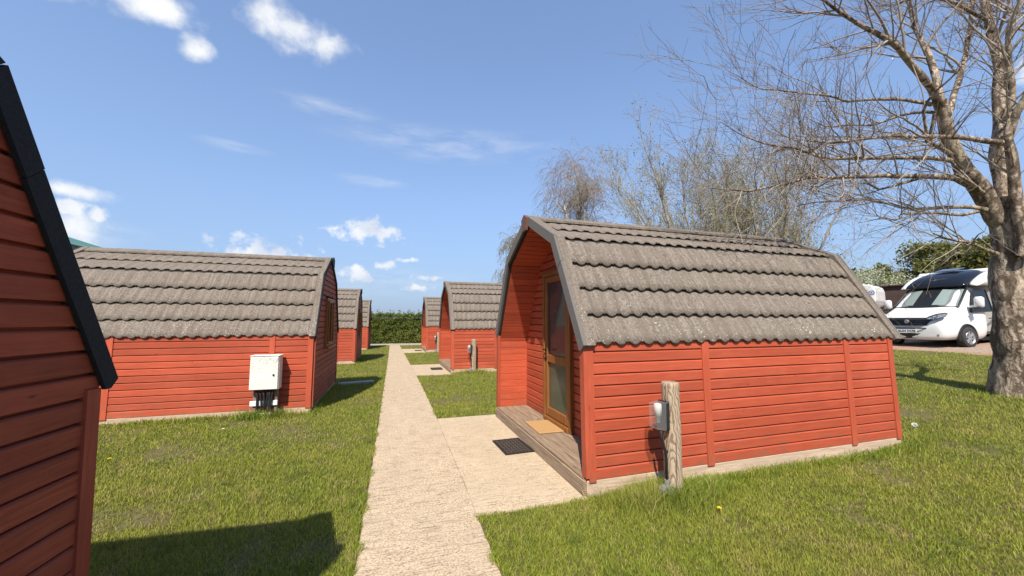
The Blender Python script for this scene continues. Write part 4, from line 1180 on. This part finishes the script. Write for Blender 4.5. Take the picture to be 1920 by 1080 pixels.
def spring_tree(base, h, spread, label, leaf_n, stems, seed, dens=1.0):
    root = thing('leafing_tree', (0, 0, 0), 0, label, 'tree', 'trees coming into leaf behind the nearest pod')
    bx, by = base; bz = g(bx, by); limbs = []
    for s in range(stems):
        a = 2*math.pi*s/stems+seed; sp_ = spread*random.uniform(.25, .95)*.5; hh = h*random.uniform(.72, 1.0)
        pts = []
        for q in range(8):
            f = q/7; rad_ = sp_*(f**1.15)
            pts.append((bx+math.cos(a)*(rad_+.15)+rng.normal()*.10*f, by+math.sin(a)*(rad_+.15)+rng.normal()*.10*f, bz-.1+hh*f**.95))
        r0 = random.uniform(.09, .14)
        limbs.append((np.array(pts), [r0, r0*.85, r0*.72, r0*.58, r0*.44, r0*.3, r0*.18, r0*.06]))
    V, F = solid_limbs(limbs, 9, .08, 2.0)
    link('trunk', np_mesh('trunk', V, [F]), M['limb'], root, True)
    P0 = np.stack([resample(l[0], 14) for l in limbs]); R0 = np.stack([np.interp(np.linspace(0, 1, 14), np.linspace(0, 1, 8), l[1]) for l in limbs])
    P1, R1 = grow(P0, R0, int(17*dens), .18, 1.0, (1.0, 3.0), (.35, .85), .13, (.15, .08), 8, .2, .5, .035)
    c = Cloud(); c.tubes(P1, np.maximum(R1, .006), 4)
    P2, R2 = grow(P1, R1, int(7*dens), .15, 1.0, (.4, 1.3), (.35, .9), .18, (.1, .06), 6, .3, .55, .010)
    c.tubes(P2, np.maximum(R2, .0062), 3)
    P3, R3 = grow(P2, R2, 3, .2, 1.0, (.15, .6), (.35, .9), .2, (.1, .05), 4, .5, .6, .005)
    c.tubes(P3, np.maximum(R3, .0040), 3)
    cr = c.build('crown', M['limb'], root)
    # leaves open in loose clusters
    ctr = sample_on(P2, leaf_n//9); pts = np.repeat(ctr, 9, 0)+rng.normal(size=(len(ctr)*9, 3))*.34
    V, F, cc = leaf_cards(pts, (.05, .105)); link('leaves', np_mesh('leaves', V, [F], cc), M['young'], cr)
spring_tree((15.0, 15.5), 10.4, 11.0, 'many stemmed tree with sparse new leaves rising behind the nearest roof', 15000, 17, .3, 1.25)
spring_tree((18.6, 14.4), 10.2, 10.0, 'smaller leafing tree partly hidden by the big bare branches', 12000, 13, 1.1, 1.2)

def leafy_tree(name, base, h, spread, label, group, mat, n, low=.12, leaf=(.22, .46), trunk_r=.16):
    root = thing(name, (0, 0, 0), 0, label, 'tree', group)
    bx, by = base; bz = g(bx, by)
    limbs = [(np.array([(bx, by, bz-.2), (bx+.1, by, bz+h*.25), (bx, by+.1, bz+h*.5), (bx+.05, by, bz+h*.85)]), [trunk_r*1.2, trunk_r, trunk_r*.7, .03])]
    for s in range(9):
        a = s*2.4; z0 = h*random.uniform(.12, .5); r_ = spread*.5*random.uniform(.5, .9)
        limbs.append((np.array([(bx, by, bz+z0), (bx+math.cos(a)*r_*.5, by+math.sin(a)*r_*.5, bz+z0+h*.16), (bx+math.cos(a)*r_, by+math.sin(a)*r_, bz+z0+h*.3)]), [trunk_r*.5, trunk_r*.3, .02]))
    V, F = solid_limbs(limbs, 8, .08, 2.0); link('trunk', np_mesh('trunk', V, [F]), M['limb'], root, True)
    # clumps over an uneven crown
    nc = 90
    C = unit(rng.normal(size=(nc, 3))); rad = rng.uniform(.35, 1.0, (nc, 1))**.5
    ctr = np.array((bx, by, bz+h*(low+(1-low)/2)))+C*rad*np.array((spread*.5, spread*.5, h*(1-low)*.47))
    ctr[:, 2] = np.maximum(ctr[:, 2], bz+h*low*.7)
    cs = rng.uniform(.07, .15, (nc, 1))*spread
    k = rng.integers(0, nc, n)
    d = unit(rng.normal(size=(n, 3)))*rng.random((n, 1))**.45
    P = ctr[k]+d*cs[k]*np.array((1, 1, .75))
    V, F, cc = leaf_cards(P, leaf)
    tone = np.repeat(np.repeat(rng.uniform(.65, 1.25, (nc, 1))[k], 4, 0), 3, 1)
    cc = cc*tone
    link('crown', np_mesh('crown', V, [F], cc), mat, root)
leafy_tree('leafy_tree', (59.5, 27.6), 9.6, 11.0, 'round olive green tree behind the black roofed motorhome', 'green trees beyond the gravel yard', M['treeleaf'], 24000)
leafy_tree('leafy_tree', (56.0, 20.0), 9.2, 10.0, 'yellowish green tree seen between motorhome roof and bare trunk', 'green trees beyond the gravel yard', M['treeleaf'], 22000)
leafy_tree('leafy_tree', (54.0, 31.0), 7.0, 8.0, 'low dark bush tree just right of the white hawthorn', 'green trees beyond the gravel yard', M['treeleaf'], 16000, .02)
leafy_tree('leafy_tree', (60.0, 10.5), 9.8, 11.0, 'leafy tree standing behind the thick bare trunk', 'green trees beyond the gravel yard', M['treeleaf'], 11000)
leafy_tree('hawthorn_tree', (40.3, 23.2), 5.3, 7.4, 'hawthorn covered in creamy white blossom above the second motorhome', None, M['blossom'], 16000, .05, (.09, .2))

def hedge():
    root = thing('hedge', (0, 30.6, 0), 0, 'tall clipped dark green hedge closing the far end of the path', 'hedge')
    n = 90000
    x = np.concatenate([rng.uniform(-6, 7, int(n*.78)), rng.uniform(-22, 24, n-int(n*.78))])
    top = 2.15+np.array([.16*mnoise.noise(Vector((xx*.9, 0, 2)))+.13*mnoise.noise(Vector((xx*3.1, 0, 5))) for xx in x])
    v = rng.random(n); z = v**.85*top
    front = rng.random(n) < .62
    bulge = np.array([.16*mnoise.noise(Vector((xx*2.2, 7, zz*2.2)))+.10*mnoise.noise(Vector((xx*6, 7, zz*6))) for xx, zz in zip(x, z)])
    y = np.where(front, -.62+np.abs(rng.normal(size=n))*.09+bulge, rng.uniform(-.5, .7, n))
    top_l = rng.random(n) < .14; z = np.where(top_l, top+rng.uniform(-.1, .06, n), z); y = np.where(top_l, rng.uniform(-.6, .7, n), y)
    gnd = gz(x, y+30.6)
    P = np.stack([x, y, z+gnd], -1)
    # sprigs standing above the trim line
    sx = rng.uniform(-8, 9, 130); sp_ = []
    for xx in sx:
        hh = random.uniform(.08, .42); yy = random.uniform(-.4, .4)
        for q in range(26): sp_.append((xx+random.gauss(0, .05), yy+random.gauss(0, .05), 2.15-.0065*22+hh*random.random()))
    P = np.concatenate([P, np.array(sp_)])
    V, F, c = leaf_cards(P, (.05, .12))
    link('foliage', np_mesh('foliage', V, [F], c), M['hedge'], root)
    c = Cloud(); m = 500
    bx = rng.uniform(-22, 24, m); B = np.stack([bx, rng.uniform(-.3, .4, m), gz(bx, np.full(m, 30.6))-.05], -1)
    T = B+np.stack([rng.normal(size=m)*.25, rng.normal(size=m)*.2, rng.uniform(1.4, 2.1, m)], -1)
    c.tubes(np.stack([B, (B+T)/2+rng.normal(size=(m, 3))*.08, T], 1), np.tile(np.array([[.02, .014, .006]]), (m, 1)), 4)
    c.build('stems', M['limb'], root)
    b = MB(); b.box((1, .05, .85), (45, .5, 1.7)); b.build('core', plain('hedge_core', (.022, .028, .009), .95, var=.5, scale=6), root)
hedge()

# ------------------------------------------------------------------ buildings far off
def barn():
    root = thing('barn', (-14, 11, 0), 0, 'green roofed barn whose pale edged eave shows above the left pod', 'barn')
    b = MB(); b.box((-7.0, 8.5, 2.2), (12.6, 18.4, 4.6)); b.build('wall', M['dark_void'], root)
    b = MB(); b.prism([(.25, 4.98), (-7.0, 7.4), (-14.25, 4.98), (-14.25, 4.86), (-7.0, 7.28), (.25, 4.86)], 1, -.9, 18.2); b.build('roof', M['green_sheet'], root)
    b = MB(); b.box((.262, 8.65, 4.79), (.03, 19.1, .36)); b.build('fascia', M['green_sheet'], root)
    b = MB(); b.box((.31, 8.65, 4.99), (.11, 19.1, .07), bev=.01); b.build('gutter', M['pale_trim'], root)
barn()
def shed():
    x, y = 33.0, 18.2
    z = g(x, y)
    root = thing('timber_shed', (x, y, z), R(-62), 'dark brown boarded shed between the two motorhomes', 'shed')
    b = MB()
    for k in range(21):
        z0 = .05+k*.14; vs = []
        b.prism([(-.005, z0), (-.030, z0+.002), (-.008, z0+.145), (.0, z0+.145)], 1, -2.6, 4.6)
    b.box((1.6, 1.0, 1.52), (3.2, 7.1, 3.0)); b.build('wall', M['brown_wall'], root)
    r = MB(); r.box((1.6, 1.0, 3.06), (3.5, 7.5, .07), rot=Matrix.Rotation(R(.6), 3, 'X'), bev=.01); r.build('roof', M['brown_wall'], root)
shed()

# ------------------------------------------------------------------ motorhomes
def loft(mb, secs, close=True):
    """secs: list of (x, [(y,z)...]) half outlines from bottom centre to top centre, mirrored"""
    n = len(secs[0][1]); rows = []
    for x, half in secs:
        xs_ = x if hasattr(x, '__len__') else [x]*n
        pts = [(xs_[i], half[i][0], half[i][1]) for i in range(n)]+[(xs_[i], -half[i][0], half[i][1]) for i in range(n-2, 0, -1)]
        rows.append(pts)
    m = len(rows[0]); vs = [p for r_ in rows for p in r_]
    fs = [(i*m+k, i*m+(k+1) % m, (i+1)*m+(k+1) % m, (i+1)*m+k) for i in range(len(rows)-1) for k in range(m)]
    if close: fs += [tuple(range(m)), tuple(range((len(rows)-1)*m, len(rows)*m))[::-1]]
    mb.add(vs, fs)
def subdiv(o, lv=2):
    md = o.modifiers.new('subdivision', 'SUBSURF'); md.levels = lv; md.render_levels = lv
    o.data.shade_smooth(); return o
def wheel(parent, x, y, s, r=.345):
    w = MB(); w.lathe([(.21, -.10), (r-.03, -.11), (r-.006, -.085), (r, -.04), (r, .04), (r-.006, .085), (r-.03, .11), (.21, .10)], (x, y, r), 1, 32)
    t = w.build('wheel', M['tyre'], parent, True)
    rm_ = MB(); rm_.lathe([(.222, s*.095), (.215, s*.105), (.198, s*.08), (.19, s*.035), (.0, s*.03)], (x, y, r), 1, 32)
    for k in range(6):
        a = 2*math.pi*k/6+.3; ca, sa = math.cos(a), math.sin(a)
        for dlt in (-.17, .17):
            c2, s2 = math.cos(a+dlt), math.sin(a+dlt)
            rm_.tube([(x+.03*ca, y+s*.082, r+.03*sa), (x+.205*c2, y+s*.084, r+.205*s2)], [.024, .019], 6)
    rm_.lathe([(0, s*.098), (.045, s*.096), (.06, s*.085), (.06, s*.05)], (x, y, r), 1, 16)
    rm_.build('rim', M['alloy'], t)
def motorhome():
    """x forward with the front bumper at 0, y left, z up"""
    root = thing('motorhome', (17.08, 8.62, 0), math.pi-R(3.5), 'white motorhome with black domed roof front, blinds in its windscreen', 'motorhome')
    W = 1.02
    body = MB()
    def sec(x, zb, zt, wb, wm, wt, belt):
        return (x, [(0, zb), (wb*.8, zb), (wb, zb+.06), (wm, belt), (wt, zt-.07), (wt*.84, zt), (0, zt+.012)])
    loft(body, [sec(.02, .34, .62, .70, .78, .74, .48), sec(-.02, .28, .84, .86, .90, .80, .60), sec(-.12, .25, 1.02, .94, .985, .83, .66), sec(-.20, .25, 1.10, .965, 1.0, .86, .70),
                sec(-.42, .25, 1.23, .985, 1.015, .90, .76), sec(-.66, .25, 1.33, .99, 1.02, .90, .80), sec(-.80, .25, 1.42, .99, 1.02, .88, .90), sec(-1.10, .25, 1.70, .99, 1.02, .84, .95), sec(-1.42, .25, 2.0, .99, 1.02, .80, 1.0),
                sec(-1.56, .25, 2.08, .99, 1.02, .80, 1.02), sec(-2.45, .25, 2.12, .99, 1.02, .84, 1.05)])
    bo = body.build('cab', M['white_paint'], root); subdiv(bo, 2)
    # bonnet shut line, lower grille and bumper
    def xs_front(z, y):   # approx front face position
        return 0.0
    gr = MB()
    poly = [(-.62, .70), (-.69, .95), (.69, .95), (.62, .70)]
    def curve_panel(mb, pts_top, pts_bot, out, n=12):
        """strip between two polylines (y,z,x)"""
        vs = []
        for k in range(n+1):
            f = k/n
            for P in (pts_bot, pts_top):
                ys_ = [p[0] for p in P]; y = ys_[0]+(ys_[-1]-ys_[0])*f
                vs.append((float(np.interp(y, ys_, [p[2] for p in P]))+out, y, float(np.interp(y, ys_, [p[1] for p in P]))))
        mb.add(vs, [(2*k, 2*k+2, 2*k+3, 2*k+1) for k in range(n)])
    bow = lambda z: [(-.80, z, -.16), (-.6, z, -.075), (-.3, z, -.03), (0, z, -.015), (.3, z, -.03), (.6, z, -.075), (.80, z, -.16)]
    def bow_at(z, w, dx): return [(p[0]*w/.80, z, p[2]+dx) for p in bow(z)]
    curve_panel(gr, bow_at(1.00, .80, -.06), bow_at(.74, .62, .035), .055)
    gl = gr.build('grille', M['black'], root)
    bars = MB()
    for z, w, dx in ((.79, .62, .10), (.85, .66, .08), (.91, .70, .06)):
        bars.tube([(p[2]+dx, p[0], z) for p in bow_at(z, w, -.01)], .010, 6)
    bars.build('slat', M['blackmetal'], gl)
    bd = MB(); bd.lathe([(0, .10), (.05, .10), (.068, .085), (.07, .05), (.0, .05)], (0, 0, .87), 0, 24); bd.build('badge', plain('red_black_badge', (.28, .30, .31), .25, metal=.6, var=.3, scale=22), gl)
    lo = MB(); curve_panel(lo, bow_at(.665, .60, .05), bow_at(.625, .60, .06), .050); lo.build('air_intake', M['black'], root)
    lo2 = MB(); curve_panel(lo2, bow_at(.47, .72, .03), bow_at(.30, .68, -.01), .028); lo2.build('air_intake', M['black'], root)
    npl = MB(); npl.box((.095, 0, .545), (.012, .53, .115), bev=.003); npo = npl.build('number_plate', plain('plate_white', (.66, .66, .64), .4, var=.04), root)
    cu = bpy.data.curves.new('plate_text', 'FONT'); cu.body = 'SL04 DOS'; cu.size = .103; cu.extrude = .001; cu.align_x = 'CENTER'; cu.align_y = 'CENTER'; cu.offset = .0022; cu.space_character = 1.08
    to = bpy.data.objects.new('plate_text', cu); dg = bpy.context.evaluated_depsgraph_get(); COL.objects.link(to); dg.update()
    me = bpy.data.meshes.new_from_object(to.evaluated_get(bpy.context.evaluated_depsgraph_get())); COL.objects.unlink(to); bpy.data.objects.remove(to)
    lt = link('lettering', me, M['black'], npo); lt.location = (.1035, 0, .545); lt.rotation_euler = (R(90), 0, R(90))
    for s in (-1, 1):
        h = MB(); vs = []
        pr = [(-.50, .955, .0), (-.62, 1.045, -.02), (-.78, 1.12, -.075), (-.93, 1.155, -.19), (-.965, 1.13, -.23), (-.93, 1.03, -.155), (-.80, .965, -.065), (-.62, .935, -.01)]
        top = [(x+.075 if False else x+.068, s*-y, z) for y, z, x in pr]
        c = tuple(np.mean(np.array(top), 0)+np.array((.012, 0, 0)))
        h.add(top+[c], [(i, (i+1) % 8, 8) for i in range(8)]); ho = h.build('headlight', M['headlamp'], root, True)
        rimm = MB(); rimm.tube(top+[top[0]], .012, 6); rimm.build('bezel', M['black'], ho)
        for k, (yy, zz, xx) in enumerate(((-.80, 1.06, -.03), (-.70, 1.01, .005))):
            q = MB(); q.lathe([(0, .022), (.03, .02), (.04, .0)], (xx+.055, s*-yy, zz), 0, 16); q.build('bulb', M['chrome'], ho)
        fg = MB(); fg.lathe([(0, .03), (.055, .022), (.062, 0), (.05, -.01)], (-.025, s*.74, .43), 0, 16); fg.build('fog_lamp', M['headlamp'], root)
        # mirror
        mr = MB(); mr.box((-1.14, s*1.24, 1.50), (.16, .22, .36), bev=.05); mr.tube([(-1.18, s*1.0, 1.36), (-1.16, s*1.12, 1.38), (-1.15, s*1.2, 1.40)], .035, 8); mo = mr.build('mirror', M['white_paint'], root, True)
        gq = MB(); gq.box((-1.06, s*1.24, 1.30), (.10, .16, .05), bev=.01); gq.build('mirror_base', M['black'], mo)
        wheel(root, -.95, s*.955, s); wheel(root, -5.0, s*.955, s)
        ar = MB()   # dark arch
        for q in range(13):
            pass
        pts = [(-.95+.425*math.cos(a), s*1.0, .345+.425*math.sin(a)) for a in np.linspace(R(-14), R(194), 20)]
        ar.tube(pts, .034, 6); ar.add([(-.95, s*1.005, .345)]+[(p[0], s*1.005, p[2]) for p in pts], [(0, i, i+1) for i in range(1, 20)])
        ar.build('wheel_arch', M['black'], root)
        # side window of the cab door
        wv = [(-1.22, .935, 1.18), (-1.36, .915, 1.55), (-1.60, .855, 1.93), (-2.18, .855, 1.95), (-2.22, .97, 1.22)]
        wd = MB(); out_ = .055
        wd.add([(x, s*(y+out_), z) for x, y, z in wv], [(0, 1, 2, 3, 4)]); sw = wd.build('side_window', M['tint_glass'], root)
        fw_ = MB(); fw_.tube([(x, s*(y+out_), z) for x, y, z in wv+wv[:1]], .022, 6); fw_.tube([(-1.50, s*.985, 1.2), (-1.50, s*.93, 1.80)], .02, 6); fw_.build('frame', M['black'], sw)
        bk = MB(); bk.add([(x-.02, s*(y+out_-.02), z) for x, y, z in wv], [(0, 1, 2, 3, 4)]); bk.build('dark_backing', M['dark_void'], sw)  # dark sheet close behind the glass, its colour standing for cab shade
        cu2 = MB(); cu2.add([(-1.62, s*.97, 1.30), (-2.14, s*.975, 1.30), (-2.1, s*.895, 1.9), (-1.70, s*.895, 1.9)], [(0, 1, 2, 3)]); cu2.build('blind', M['blind'], sw)
        dl = MB(); dl.box((-2.06, s*1.028, .98), (.16, .02, .035), bev=.008); dl.build('handle', M['black'], root)
    # windscreen
    ws = MB(); n = 12
    def wsp(f, v, o=0.0):   # f -1..1 across, v 0..1 up
        y = f*((.90)+(.80-.90)*v); bowx = -.16*f*f
        x = -.70+(-1.46+.70)*v+bowx*(1-.2*v); z = 1.385+(2.07-1.385)*v-.03*f*f
        return (x+.60*o+.035, y, z+.8*o)
    grid = [[wsp(-1+2*i/n, k/4) for k in range(5)] for i in range(n+1)]
    ws.add([p for row in grid for p in row], [(i*5+k, (i+1)*5+k, (i+1)*5+k+1, i*5+k+1) for i in range(n) for k in range(4)])
    wo = ws.build('windscreen', M['tint_glass'], root, True)
    def patch(name, f0, f1, v0, v1, o, mat, sl=0.0):
        q = MB(); m = 6
        pts = [[wsp(f0+(f1-f0)*i/m+sl*(k/3), v0+(v1-v0)*k/3, o) for k in range(4)] for i in range(m+1)]
        q.add([p for r_ in pts for p in r_], [(i*4+k, (i+1)*4+k, (i+1)*4+k+1, i*4+k+1) for i in range(m) for k in range(3)]); return q.build(name, mat, wo, True)
    patch('blind', -.90, -.30, .10, .90, -.012, M['blind'], -.04); patch('blind', .28, .90, .10, .90, -.012, M['blind'], .04)
    patch('dark_backing', -.98, .98, .02, .98, -.022, M['dark_void'])  # dark sheet added behind the blinds in place of the shaded cab interior
    fr_ = MB(); fr_.tube([wsp(-1+2*i/n, 0, .004) for i in range(n+1)]+[wsp(1, k/4, .004) for k in range(1, 5)]+[wsp(1-2*i/n, 1, .004) for i in range(1, n+1)]+[wsp(-1, 1-k/4, .004) for k in range(1, 5)], .026, 6)
    fr_.build('frame', M['black'], wo, True)
    sw_ = MB(); sw_.add([wsp(.16, .02, .004), wsp(.45, .02, .004), wsp(.45, .09, .004), wsp(.16, .09, .004)], [(0, 1, 2, 3)])
    # domed black cab roof and the white shoulders round it
    rf = MB()
    def rsec(x, w, zt, zb): return (x, [(0, zb), (w*.95, zb), (w, zb+.03), (w*.98, zb+(zt-zb)*.55), (w*.85, zt-.05), (w*.55, zt), (0, zt+.02)])
    loft(rf, [rsec(-1.34, .76, 2.13, 2.06), rsec(-1.40, .82, 2.22, 2.06), rsec(-1.62, .86, 2.42, 2.08), rsec(-2.0, .87, 2.60, 2.10), rsec(-2.5, .86, 2.72, 2.12), rsec(-3.1, .84, 2.76, 2.12)])
    ro = rf.build('roof_dome', M['black_gloss'], root); subdiv(ro, 2)
    sk = MB(); sk.box((-2.3, 0, 2.735), (.50, .62, .03), rot=Matrix.Rotation(R(14), 3, 'Y'), bev=.01); sk.build('skylight', plain('tinted_skylight', (.05, .045, .04), .12), ro)
    for s in (-1, 1):
        sh = MB()
        vs = []; prof = [(-1.50, 2.07, 2.10), (-1.75, 2.06, 2.34), (-2.1, 2.06, 2.54), (-2.6, 2.08, 2.66), (-3.1, 2.10, 2.70)]
        for x, zb, zt in prof: vs += [(x, s*.80, zb), (x, s*1.10, zb+.02), (x, s*1.09, zt-.12), (x, s*.99, zt), (x, s*.80, zt)]
        fs = [(i*5+k, i*5+(k+1) % 5, (i+1)*5+(k+1) % 5, (i+1)*5+k) for i in range(4) for k in range(5)]+[(0, 1, 2, 3, 4), tuple(range(20, 25))[::-1]]
        sh.add(vs, fs); so_ = sh.build('shoulder', M['white_paint'], root); subdiv(so_, 1)
    lb = MB(); lb.box((-4.75, 0, 1.58), (4.5, 2.22, 2.28), bev=.10); lv = lb.build('living_body', M['white_paint'], root)
    for s in (-1, 1):
        sk_ = MB(); sk_.box((-4.6, s*1.09, .36), (4.2, .05, .26), bev=.02); sk_.build('skirt', M['white_paint'], root)
        g2 = MB(); g2.add([(-2.30, s*1.122, 1.28), (-3.0, s*1.122, 1.32), (-3.4, s*1.122, .5), (-2.75, s*1.122, .55)], [(0, 1, 2, 3)]); g2.build('side_decal', M['black_gloss'], lv)
        for x in (-3.6, -5.6):
            w2 = MB(); w2.box((x, s*1.115, 1.72), (.95, .03, .55), bev=.02); w2.build('window', M['black_gloss'], lv)
    un = MB(); un.box((-3.4, 0, .30), (5.6, 1.5, .12)); un.build('chassis', M['black'], root)
    return root
mh = motorhome(); mh.location = (17.12, 8.62, g(17.6, 8.6)+.0)

def coachbuilt():
    root = thing('motorhome', (22.5, 14.3, 0), R(-72), 'white coachbuilt motorhome with rounded overcab, half hidden behind the nearest pod', 'motorhome')
    prof = [(-.25, 1.60), (-.10, 1.68), (0.0, 1.95), (.0, 2.5), (-.08, 2.76), (-.25, 2.88), (-.6, 2.93), (-6.0, 2.96), (-6.2, 2.8), (-6.2, .55), (-1.75, .55), (-1.75, 1.58)]
    b = MB(); b.prism([(x, z) for x, z in prof], 1, -1.12, 1.12); bo = b.build('body', M['white_paint'], root)
    md = bo.modifiers.new('bevel', 'BEVEL'); md.width = .06; md.segments = 3; md.limit_method = 'ANGLE'
    for s in (-1, 1):
        w = MB(); w.box((-.62, s*1.125, 2.36), (.56, .025, .40), bev=.012); w.build('window', M['black_gloss'], root)
        for x in (-2.9, -4.6):
            w = MB(); w.box((x, s*1.125, 1.75), (.9, .025, .55), bev=.012); w.build('window', M['black_gloss'], root)
        lg = MB(); lg.lathe([(0, s*.01), (.135, s*.008), (.14, 0)], (-.17, s*1.121, 2.40), 1, 24); lo = lg.build('logo', M['blue_mark'], root)
        l2 = MB(); l2.lathe([(.05, s*.016), (.085, s*.015), (.085, s*.008)], (-.17, s*1.121, 2.40), 1, 24); l2.build('ring', M['white_paint'], lo)
        wheel(root, -.55, s*.90, s); wheel(root, -4.5, s*.95, s)
    c = MB()
    def sec(x, zb, zt, wb, wt): return (x, [(0, zb), (wb*.8, zb), (wb, zb+.1), (wb, (zb+zt)/2), (wt, zt-.06), (wt*.85, zt), (0, zt+.01)])
    loft(c, [sec(.38, .35, .85, .85, .75), sec(.30, .3, 1.05, .95, .85), sec(-.15, .3, 1.28, 1.0, .9), sec(-.35, .3, 1.4, 1.0, .88), sec(-.95, .3, 2.02, 1.0, .8), sec(-1.9, .3, 2.05, 1.0, .82)])
    co_ = c.build('cab', M['white_paint'], root); subdiv(co_, 2)
    for s in (-1, 1):
        wv = [(-.55, .985, 1.2), (-.95, .91, 1.86), (-1.62, .91, 1.9), (-1.66, 1.02, 1.2)]
        w = MB(); w.add([(x, s*y, z) for x, y, z in wv], [(0, 1, 2, 3)]); w.build('side_window', M['black_gloss'], root)
    ws = MB(); ws.add([(-.30, -.82, 1.42), (-.30, .82, 1.42), (-.88, .76, 2.0), (-.88, -.76, 2.0)], [(0, 1, 2, 3)]); ws.build('windscreen', M['black_gloss'], root)
    q = at(1658, 560, 23.0); root.location = (q[0]-.3, q[1]+.0, .78)
coachbuilt()
